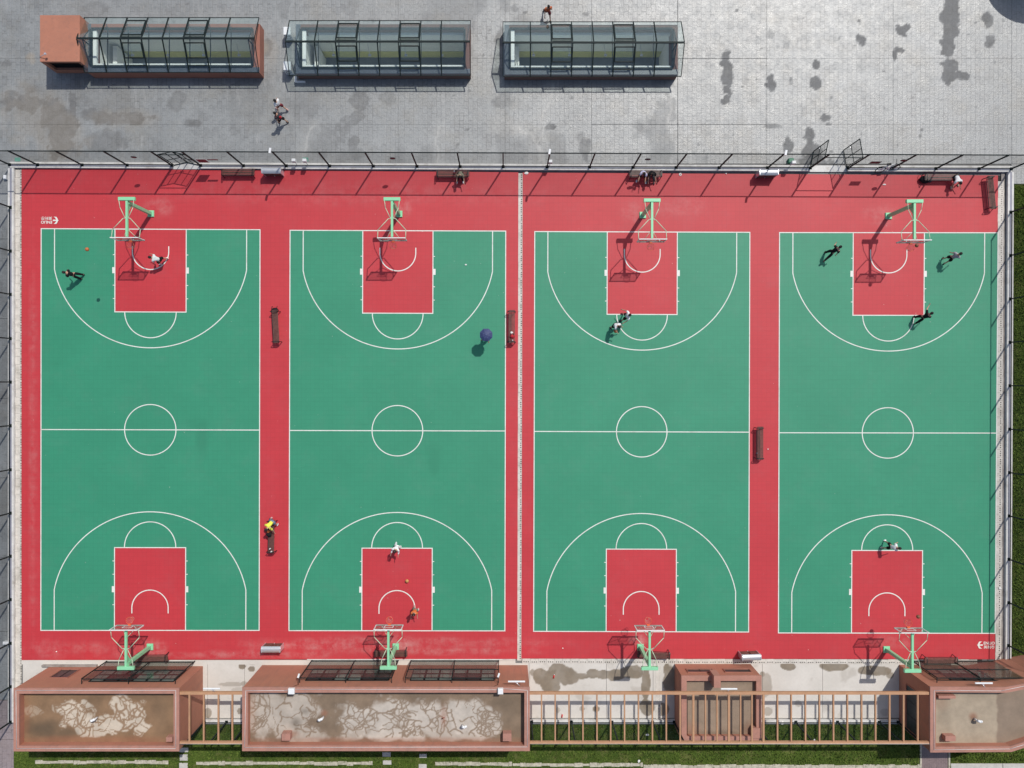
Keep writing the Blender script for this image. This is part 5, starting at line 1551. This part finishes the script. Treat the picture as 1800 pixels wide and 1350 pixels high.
def person(px, py, face, pose, label, shirt, legs, shoes=(0.75,0.75,0.75), skin='light', long_legs=False, long_sleeves=False, hair=True, cap=None, bag=None, z0=.034, group='people on and around the courts', by='feet', holder=None, anchor=None):
    J = fk(**pose)
    root = empty('person', (0, 0, 0), label, 'person', group)
    sk = SK[skin]
    # --- body with hands and fingers, one continuous surface
    V, E, Rd = [], [], []
    idx = {}
    def add(nm, p, r_, frm=None):
        idx[nm] = len(V); V.append(Vector(p)); Rd.append(r_)
        if frm is not None: E.append((idx[frm], idx[nm]))
    add('pelvis', J['pelvis'], .115); add('waist', J['waist'], .105, 'pelvis'); add('chest', J['chest'], (.145, .105), 'waist'); add('neck', J['neck'], .055, 'chest')
    add('head0', J['head0'], .068, 'neck'); add('head1', J['head1'], .088, 'head0'); add('head2', J['head2'], .062, 'head1')
    for nm in 'LR':
        s = -1 if nm == 'L' else 1
        add('sh'+nm, J['sh'+nm], .058, 'chest'); add('elb'+nm, J['elb'+nm], .040, 'sh'+nm); add('wri'+nm, J['wri'+nm], .026, 'elb'+nm)
        d = J['_h'+nm]; u = d.cross(Vector((0, 1, 0)) if abs(d.y) < .8 else Vector((1, 0, 0))).normalized(); cv = d.cross(u)
        palm = J['wri'+nm] + d*.075
        add('palm'+nm, palm, (.034, .020), 'wri'+nm)
        for fi, (off, ln) in enumerate(((-.030, .070), (-.010, .082), (.010, .076), (.030, .060))):
            b0 = palm + u*off + d*.03; b1 = b0 + d*ln*.5 + cv*.008; b2 = b1 + d*ln*.5 + cv*.028
            add(f'f{nm}{fi}a', b0, .0095, 'palm'+nm); add(f'f{nm}{fi}b', b1, .0085, f'f{nm}{fi}a'); add(f'f{nm}{fi}c', b2, .007, f'f{nm}{fi}b')
        tb = J['wri'+nm] + d*.045 + u*.032*s; add('t'+nm+'a', tb + u*.012*s + d*.01, .011, 'palm'+nm); add('t'+nm+'b', tb + u*.035*s + d*.045 + cv*.01, .009, 't'+nm+'a')
        add('hip'+nm, J['hip'+nm], .088, 'pelvis'); add('knee'+nm, J['knee'+nm], .056, 'hip'+nm); add('ank'+nm, J['ank'+nm], .036, 'knee'+nm); add('toe'+nm, J['toe'+nm]+Vector((0,-.04,.0)), .030, 'ank'+nm)
    skin_mesh('body', V, E, Rd, sk, root, 0, 1)
    # --- shirt
    def garment(nm_, chain, mat):
        V, E, Rd, ix = [], [], [], {}
        for n_, p, r_, fr in chain:
            ix[n_] = len(V); V.append(p); Rd.append(r_)
            if fr: E.append((ix[fr], ix[n_]))
        return skin_mesh(nm_, V, E, Rd, mat, root, 0, 1)
    L = Vector.lerp
    ch = [('w', J['pelvis']+(J['waist']-J['pelvis'])*.1, .145, None), ('m', J['waist'], .140, 'w'), ('c', J['chest'], (.182, .135), 'm'), ('n', L(J['chest'], J['neck'], .8), .075, 'c')]
    for nm in 'LR':
        ch += [('s'+nm, J['sh'+nm], .085, 'c'), ('e'+nm, L(J['sh'+nm], J['elb'+nm], .72), .066, 's'+nm)]
        if long_sleeves: ch += [('f'+nm, J['elb'+nm], .056, 'e'+nm), ('g'+nm, L(J['elb'+nm], J['wri'+nm], .92), .040, 'f'+nm)]
    garment('shirt', ch, shirt)
    ch = [('p', J['pelvis']+Vector((0,0,.03)), .142, None), ('q', L(J['pelvis'], J['waist'], .5), .135, 'p')]
    for nm in 'LR':
        ch += [('h'+nm, J['hip'+nm], .115, 'p')]
        if long_legs: ch += [('k'+nm, J['knee'+nm], .078, 'h'+nm), ('a'+nm, L(J['knee'+nm], J['ank'+nm], .9), .058, 'k'+nm)]
        else: ch += [('k'+nm, L(J['hip'+nm], J['knee'+nm], .9), .098, 'h'+nm)]
    garment('trousers' if long_legs else 'shorts', ch, legs)
    shm = cloth('shoe_%02d%02d' % (int(shoes[0]*99), int(shoes[2]*99)), shoes)
    for nm in 'LR':
        skin_mesh('shoe', [J['heel'+nm]+Vector((0,0,.01)), L(J['heel'+nm], J['toe'+nm], .5)+Vector((0,0,.012)), J['toe'+nm]+Vector((0,0,.01))], [(0,1),(1,2)], [.046, .050, .040], shm, root, 0, 1)
    # --- head details
    hc, ha = J['_hd']
    fwd = Vector((0, math.cos(R(ha)), -math.sin(R(ha)))); upv = Vector((0, math.sin(R(ha)), math.cos(R(ha)))); rt = Vector((1, 0, 0))
    P = lambda a, b_, c: hc + rt*a + fwd*b_ + upv*c
    hm = MB()
    n, m_ = 14, 8
    vs = []
    for j in range(m_+1):
        t = -.35 + (PI/2+.35)*j/m_
        for i in range(n):
            a = 2*PI*i/n
            back = -math.sin(a)
            lo = t - .55*max(0, back) + .35*max(0, -back)*(1 if j < 4 else 0)
            lo = min(lo, PI/2)
            vs.append(P(.098*math.cos(lo)*math.cos(a), .112*math.cos(lo)*math.sin(a)-.008, .02+.118*math.sin(lo)))
    hm.add(vs, [(j*n+i, j*n+(i+1) % n, (j+1)*n+(i+1) % n, (j+1)*n+i) for j in range(m_) for i in range(n)], smooth=True)
    hm.build('hair' if cap is None else 'cap', HAIR if cap is None else cap, root)
    if cap is not None:
        br = MB(); pts = [P(.085*math.cos(a), .09+.10*math.sin(a), .045) for a in [PI*i/8 for i in range(9)]]
        br.add(pts + [p - upv*.01 for p in pts], [tuple(range(9)), tuple(reversed(range(9, 18)))]); br.build('cap_peak', cap, root)
    fc = MB()
    for s in (-1, 1): fc.ball(P(s*.033, .083, -.005), .011, n=8, m=5)
    fc.build('eyes', M['black'], root)
    fc = MB(); fc.ball(P(0, .098, -.028), .013, .016, .018, n=8, m=5)
    for s in (-1, 1): fc.ball(P(s*.090, 0, -.012), .013, .022, .030, n=8, m=5)
    fc.build('nose_and_ears', sk, root)
    MB().bar(P(-.024, .084, -.062), P(.024, .084, -.062), .008, .008).build('mouth', SK['tan'], root)
    if bag:
        b_ = MB(); c = L(J['waist'], J['chest'], .75) + Vector((0, -.22, 0))
        b_.ball(c, .10, .08, .16, n=12, m=8); b_.path([J['shL']+Vector((.04,-.06,.05)), J['shL']+Vector((.05,.10,-.05)), c+Vector((-.1,.12,-.1))], .018)
        b_.build('shoulder_bag', bag, root)
    # anchor
    if by == 'feet': mid = (J['ankL']+J['ankR'])/2; off = Vector((mid.x, mid.y, 0))
    else: off = Vector((J['pelvis'].x, J['pelvis'].y, 0))
    for ch_ in root.children:
        for_me = ch_.data
        for_me.transform(Matrix.Translation(-off))
    rz = R(face)
    zz = z0
    if by == 'seat': zz = .50 - (J['pelvis'].z - .125) + .0
    root.location = (X(px), Y(py), zz) if by == 'feet' else (X(px, .5), Y(py, .5), max(z0, zz))
    root.rotation_euler = (0, 0, rz)
    return root

CL = {k: cloth(k, v) for k, v in dict(black=(.014,.014,.016), white=(.80,.80,.80), offwhite=(.62,.66,.65), grey=(.34,.34,.37), lilac=(.56,.56,.74), red=(.42,.03,.04), orange=(.62,.16,.05), yellow=(.80,.78,.10),
     blue=(.14,.20,.30), dgrey=(.07,.07,.075), orangered=(.46,.13,.06), maroon=(.16,.03,.04), khaki=(.20,.19,.14)).items()}
# courts
person(147, 487, 78, dict(tilt=13, lean=8, thL=(3,4), thR=(-4,4), kn=(2,2), arL=(12,3), arR=(18,4), el=(45,50)), 'person in black leaning as they watch the orange ball on the leftmost court', CL['black'], CL['black'], (.02,.02,.02), long_legs=True, long_sleeves=False)
person(291, 460, 80, dict(lean=48, thL=(45,10), thR=(5,10), kn=(60,35), arL=(10,8), arR=(25,12), el=(30,60), head=-10), 'person in pale shirt and black shorts bending under the top left hoop', CL['offwhite'], CL['black'], (.8,.8,.8))
person(1078, 573, 225, dict(lean=24, thL=(24,9), thR=(4,9), kn=(30,20), arL=(25,8), arR=(15,10), el=(20,50)), 'white-shirted player with the ball on the third court', CL['white'], CL['black'], (.03,.03,.03))
person(1094, 558, 95, dict(tilt=-14, lean=6, thL=(14,10), thR=(-4,10), kn=(24,10), arL=(15,36), arR=(15,36), el=(20,20)), 'white-shirted defender with arms spread by the free-throw line of the third court', CL['white'], CL['black'], (.05,.03,.03))
person(1446, 453, -50, dict(tilt=16, lean=12, thL=(16,5), thR=(-26,6), kn=(12,25), arL=(30,14), arR=(-25,18), el=(50,50)), 'person all in black running on the upper left of the rightmost court', CL['black'], CL['black'], (.03,.03,.03), long_legs=True)
person(1656, 460, -50, dict(tilt=12, lean=6, thL=(6,4), thR=(-6,4), kn=(4,6), arL=(5,16), arR=(25,14), el=(25,35)), 'person in light grey shirt with arms out right of the top right hoop', CL['grey'], CL['black'], (.04,.04,.04))
person(1605, 564, -48, dict(tilt=16, lean=8, thL=(12,6), thR=(-8,6), kn=(10,8), arL=(75,30), arR=(20,8), el=(30,50)), 'person in black with a pale waistband at the corner of the top right key', CL['black'], CL['black'], (.03,.03,.03), long_legs=True)
person(1550, 956, -86, dict(tilt=9, lean=14, thL=(14,9), thR=(-6,9), kn=(14,8), arL=(10,4), arR=(15,5), el=(60,60)), 'person in white shirt and black shorts at the bottom key of the rightmost court', CL['white'], CL['black'], (.8,.8,.8))
person(701, 956, 165, dict(lean=16, thL=(14,6), thR=(0,6), kn=(16,10), arL=(25,8), arR=(30,8), el=(60,60)), 'person all in white at the free-throw line of the second court', CL['white'], CL['white'], (.8,.8,.8), long_legs=True, long_sleeves=True)
person(732, 1066, 175, dict(lean=10, thL=(10,4), thR=(-6,4), kn=(8,6), arL=(15,6), arR=(25,6), el=(60,60), sc=.92), 'person in orange shirt beside the arc under the bottom hoop of the second court', CL['orange'], CL['khaki'], (.75,.76,.78))
# walkers on the plaza
person(498, 193.5, 55, dict(lean=4, thL=(22,4), thR=(-20,4), kn=(10,22), arL=(-22,12), arR=(22,12), el=(15,25)), 'walker in white shirt and red shorts on the plaza', CL['white'], CL['maroon'], (.75,.5,.5), z0=0)
person(500, 216, 58, dict(lean=18, thL=(18,4), thR=(-12,4), kn=(8,14), arL=(-15,12), arR=(20,12), el=(15,25)), 'walker in black carrying a red bag on the plaza', CL['dgrey'], CL['black'], (.03,.03,.03), z0=0, bag=CL['red'])
person(961.5, 27, 190, dict(lean=6, thL=(26,4), thR=(-24,4), kn=(8,20), arL=(-20,12), arR=(24,12), el=(20,30)), 'walker in orange-red vest at the top edge above the right skylight', CL['orangered'], CL['maroon'], (.03,.03,.03), skin='tan', z0=0)
# seated people
SIT = dict(thL=(85,8), thR=(85,8), kn=(85,85), arL=(45,10), arR=(45,10), el=(35,35))
person(809.5, 304, 180, dict(SIT, lean=38, head=10, thL=(85,4), thR=(88,12)), 'person in dark jacket hunched on the top bench of the second court', CL['khaki'], CL['black'], (.85,.85,.85), long_legs=True, by='seat')
person(1130, 303.5, 172, dict(SIT, lean=24, thL=(85,18), thR=(85,14), arL=(55,0), el=(40,60)), 'person in pale lilac shirt on the left of the two seated together', CL['lilac'], CL['black'], (.8,.8,.8), by='seat')
person(1144, 303.5, 184, dict(SIT, lean=28, thL=(85,10), thR=(85,10), kn=(70,80)), 'person in black shirt and grey trousers on the right of the two seated together', CL['black'], CL['dgrey'], (.10,.10,.10), long_legs=True, by='seat')
person(1679, 310, 188, dict(SIT, lean=62, head=0, kn=(75,60), thL=(80,20), thR=(80,2)), 'person in white shirt doubled over on the top right bench', CL['white'], CL['black'], (.45,.4,.3), by='seat')
person(484, 914.5, 150, dict(lean=58, thL=(30,14), thR=(20,14), kn=(35,35), arL=(35,45), arR=(20,20), el=(10,20), head=10), 'person in bright yellow shirt bending over the upper end of a bench', CL['yellow'], CL['blue'], (.8,.8,.8))

# umbrella with a person beneath
person(856, 591, 160, dict(lean=0, thL=(10,5), thR=(-8,5), kn=(4,6), arL=(30,15), arR=(60,5), el=(20,80), sc=.94), 'person in white under the navy umbrella on the second court', CL['white'], CL['white'], (.8,.8,.8), long_legs=True)
ux, uy, uz = X(854.5, 1.85), Y(588.5, 1.85), 1.92
um = empty('umbrella', (ux, uy, 1.05), 'open navy blue umbrella held over a person on the second court', 'umbrella')
n = 8; rad = .45; can = MB()
rimp = [(ux+rad*math.cos(2*PI*(i+.5)/n), uy+rad*math.sin(2*PI*(i+.5)/n), uz-.15) for i in range(n)]
midp = [(ux+rad*.55*math.cos(2*PI*(i+.5)/n), uy+rad*.55*math.sin(2*PI*(i+.5)/n), uz-.045) for i in range(n)]
for i in range(n):
    j = (i+1) % n
    MB().add([rimp[i], rimp[j], midp[j], midp[i], (ux, uy, uz)], [(0,1,2,3), (3,2,4)]).build('canopy_panel', M['navy'], um)
rb = MB()
for i in range(n): rb.path([(ux, uy, uz-.01), (midp[i][0], midp[i][1], midp[i][2]-.012), (rimp[i][0], rimp[i][1], rimp[i][2]-.012)], .006, 4)
rb.build('ribs', M['silver'], um)
sm_ = MB()
for i in range(n): sm_.path([(ux, uy, uz+.006), (midp[i][0], midp[i][1], midp[i][2]+.006), (rimp[i][0], rimp[i][1], rimp[i][2]+.006)], .008, 4)
sm_.build('seams', simple('pale_navy_seam', (0.09, 0.12, 0.26), .6, var=.1), um)
MB().tube((ux, uy, uz+.06), (ux+.02, uy+.0, 1.05), .010).build('shaft', M['silver'], um)
MB().torus((ux+.02, uy+.04, 1.05), .04, .012, 'x', a0=PI, a1=2*PI).build('handle', M['black'], um)

# ---------------- basketballs
def bball(x, y, z, lab, m_):
    r = .121
    o = empty('basketball', (x, y, z), lab, 'basketball', 'basketballs')
    MB().ball((x, y, z), r, n=24, m=14).build('ball_skin', M[m_], o)
    MB().torus((x, y, z), r+.0005, .003, 'z', 28, 4).torus((x, y, z), r+.0005, .003, 'x', 28, 4).torus((x, y, z), r+.0005, .003, 'y', 28, 4).build('seam', M['black'], o)
bball(X(153,4.8), Y(438.3,4.8), 4.8, 'orange basketball high in the air over the leftmost court', 'ball')
bball(X(1611.5,3.7), Y(431.5,3.7), 3.7, 'brown basketball at the rim of the top right hoop', 'ball_brown')
bball(X(1614,3.7), Y(1084,3.7), 3.7, 'brown basketball in the air near the bottom right hoop', 'ball_brown')
bball(X(1082,.55), Y(582,.55), .55, 'red-brown basketball being dribbled on the third court', 'ball')
bball(X(715.5,.18), Y(1021.3,.18), .18, 'tan basketball on the red key at the bottom of the second court', 'ball_tan')

# ---------------- bags, bottles, litter
def backpack(px, py, z, lab, m_, s=1.0, rot=0.0):
    x, y = X(px), Y(py)
    root = empty('backpack', (x, y, z), lab, 'bag', None)
    c, s_ = math.cos(rot), math.sin(rot)
    MB().ball((x, y, z+.13*s), .24*s, .17*s, .14*s, n=14, m=8).build('bag_body', m_, root)
    MB().ball((x+.05*s, y-.13*s, z+.10*s), .14*s, .07*s, .09*s, n=10, m=6).build('pocket', m_, root)
    MB().path([(x-.14*s, y+.06*s, z+.24*s), (x-.20*s, y+.22*s, z+.16*s), (x-.16*s, y+.26*s, z+.02)], .014).path([(x+.10*s, y+.06*s, z+.24*s), (x+.14*s, y+.24*s, z+.16*s), (x+.12*s, y+.28*s, z+.02)], .014).build('strap', M['rubber'], root)
backpack(1622, 316.5, .04, 'large black backpack on the ground left of the top right bench', CL['black'], 1.45)
backpack(1632, 317.5, .04, 'dark bag with green mark leaning on the larger black backpack', CL['dgrey'], .8)
backpack(484.5, 546, .04, 'black sports bag at the upper end of the bench between the first two courts', CL['black'], 1.1)
backpack(477.2, 937, .50, 'black bag on the bench beside the yellow-shirted person', CL['black'], .8)
backpack(476.5, 931.8, .50, 'small orange and white bag on the bench beside the yellow-shirted person', CL['orange'], .55)
backpack(900.5, 592, .50, 'red bag on the bench beside the middle drain', CL['red'], .7)
def bottle(px, py, z, lab, m_, lying=False):
    x, y = X(px, z), Y(py, z)
    root = empty('bottle', (x, y, z), lab, 'bottle', 'small bottles')
    if lying:
        MB().tube((x-.02, y-.13, z+.045), (x+.02, y+.09, z+.045), .045, n=10).build('bottle_body', m_, root); MB().tube((x+.02, y+.09, z+.045), (x+.03, y+.15, z+.045), .03, .018, n=8).build('bottle_cap', M['white_metal'], root)
    else:
        MB().tube((x, y, z), (x, y, z+.19), .045, n=10).tube((x, y, z+.19), (x, y, z+.23), .045, .02, n=10).build('bottle_body', m_, root); MB().tube((x, y, z+.23), (x, y, z+.26), .022, n=8).build('bottle_cap', M['white_metal'], root)
bottle(798.8, 302.3, .50, 'white bottle on the bench left of the person in the dark jacket', M['white_metal'])
bottle(475.5, 964, .50, 'white bottle standing near the lower end of the yellow-shirted person\'s bench', M['white_metal'])
bottle(478, 969, .50, 'white bottle at the very end of the yellow-shirted person\'s bench', M['white_metal'])
bottle(901, 598.5, .50, 'white bottle at the lower end of the bench beside the middle drain', M['white_metal'])
bottle(1330, 796.5, .035, 'white bottle on the ground left of the bench between the last two courts', M['white_metal'])
bottle(973.5, 1188.5, .01, 'red bottle lying on the brown stain of the apron', M['red_plastic'], True)
bottle(988, 1257.5, .01, 'red bottle lying on the apron under the pergola', M['red_plastic'], True)
def scrap(px, py, rx_, ry_, lab, z=.05, m_='paper'):
    x, y = X(px), Y(py); rr = random.Random(int(px)); mb = MB(); n = 7
    pts = [(x+rx_/25.5*math.cos(2*PI*i/n)*rr.uniform(.6,1), y+ry_/25.5*math.sin(2*PI*i/n)*rr.uniform(.6,1), z+rr.uniform(0,.03)) for i in range(n)]
    mb.add(pts + [(x, y, z+.05)] + [(p[0], p[1], z-.004) for p in pts], [(i, (i+1) % n, n) for i in range(n)] + [(i, n+1+i, n+1+(i+1) % n, (i+1) % n) for i in range(n)])
    mb.build('scrap', M[m_], loc=(x, y, z), label=lab, cat='litter', group='scraps of litter')
scrap(899, 585.5, 3.2, 2.4, 'crumpled white cloth on the bench beside the middle drain', .53)
scrap(819, 465.5, 2.4, 1.6, 'white scrap on the green upper half of the second court')
scrap(1553.5, 325, 4, 1.8, 'white paper scrap on the red strip below the bicycle')
scrap(925, 304.5, 4, 3, 'white plastic bag by the kerb just right of the middle drain')
scrap(1349.5, 789.5, 1.6, 1.2, 'tiny white scrap right of the bench between the last two courts')
scrap(1276, 305.5, 1.6, 1.4, 'tiny white scrap at the fence kerb right of the two seated people')
scrap(1123, 1337, 3, 3.6, 'crumpled white bag on the bottom lawn')
scrap(1137.5, 1291, 4, 2.4, 'white scrap on the shaded lawn under the pergola')
scrap(1431, 1300, 2.2, 2.2, 'round white scrap on the shaded grass under the right half of the pergola')
scrap(1373, 1268, 4.5, 4, 'white cloth lump on the kerb under the right half of the pergola', .22)
scrap(989, 1139, 1.4, 1.2, 'tiny white scrap on the red strip at the bottom of the third court')
scrap(100, 1145, 1.6, 1.3, 'tiny white scrap on the red strip at the bottom of the leftmost court')
scrap(1757, 1034, 3.2, 3.4, 'round pale lump on the right-hand drain', .05)
scrap(1148, 1139, 1.2, 1.2, 'tiny pale scrap under the bottom hoop of the third court')
MB().torus((X(1195.5), Y(307), .05), .07, .035, n=18).build('tape_roll', M['paper'], loc=(X(1195.5), Y(307), .05), label='white ring-shaped roll on the ground right of the two seated people', cat='roll')

# unseen disc on a post, added beyond the top right to shade the corner
cx_, cy_ = X(1846), Y(-96)
rc = empty('unseen_shade_disc', (cx_, cy_, 0), 'unseen round disc on a post, added to shade the top right plaza corner', 'shade disc')
MB().tube((cx_, cy_, 0), (cx_, cy_, 4.0), .12, n=12).build('post', M['dark_steel'], rc)
MB().tube((cx_, cy_, 4.0), (cx_, cy_, 4.12), 3.1, n=48).build('shade_disc', M['white_metal'], rc)
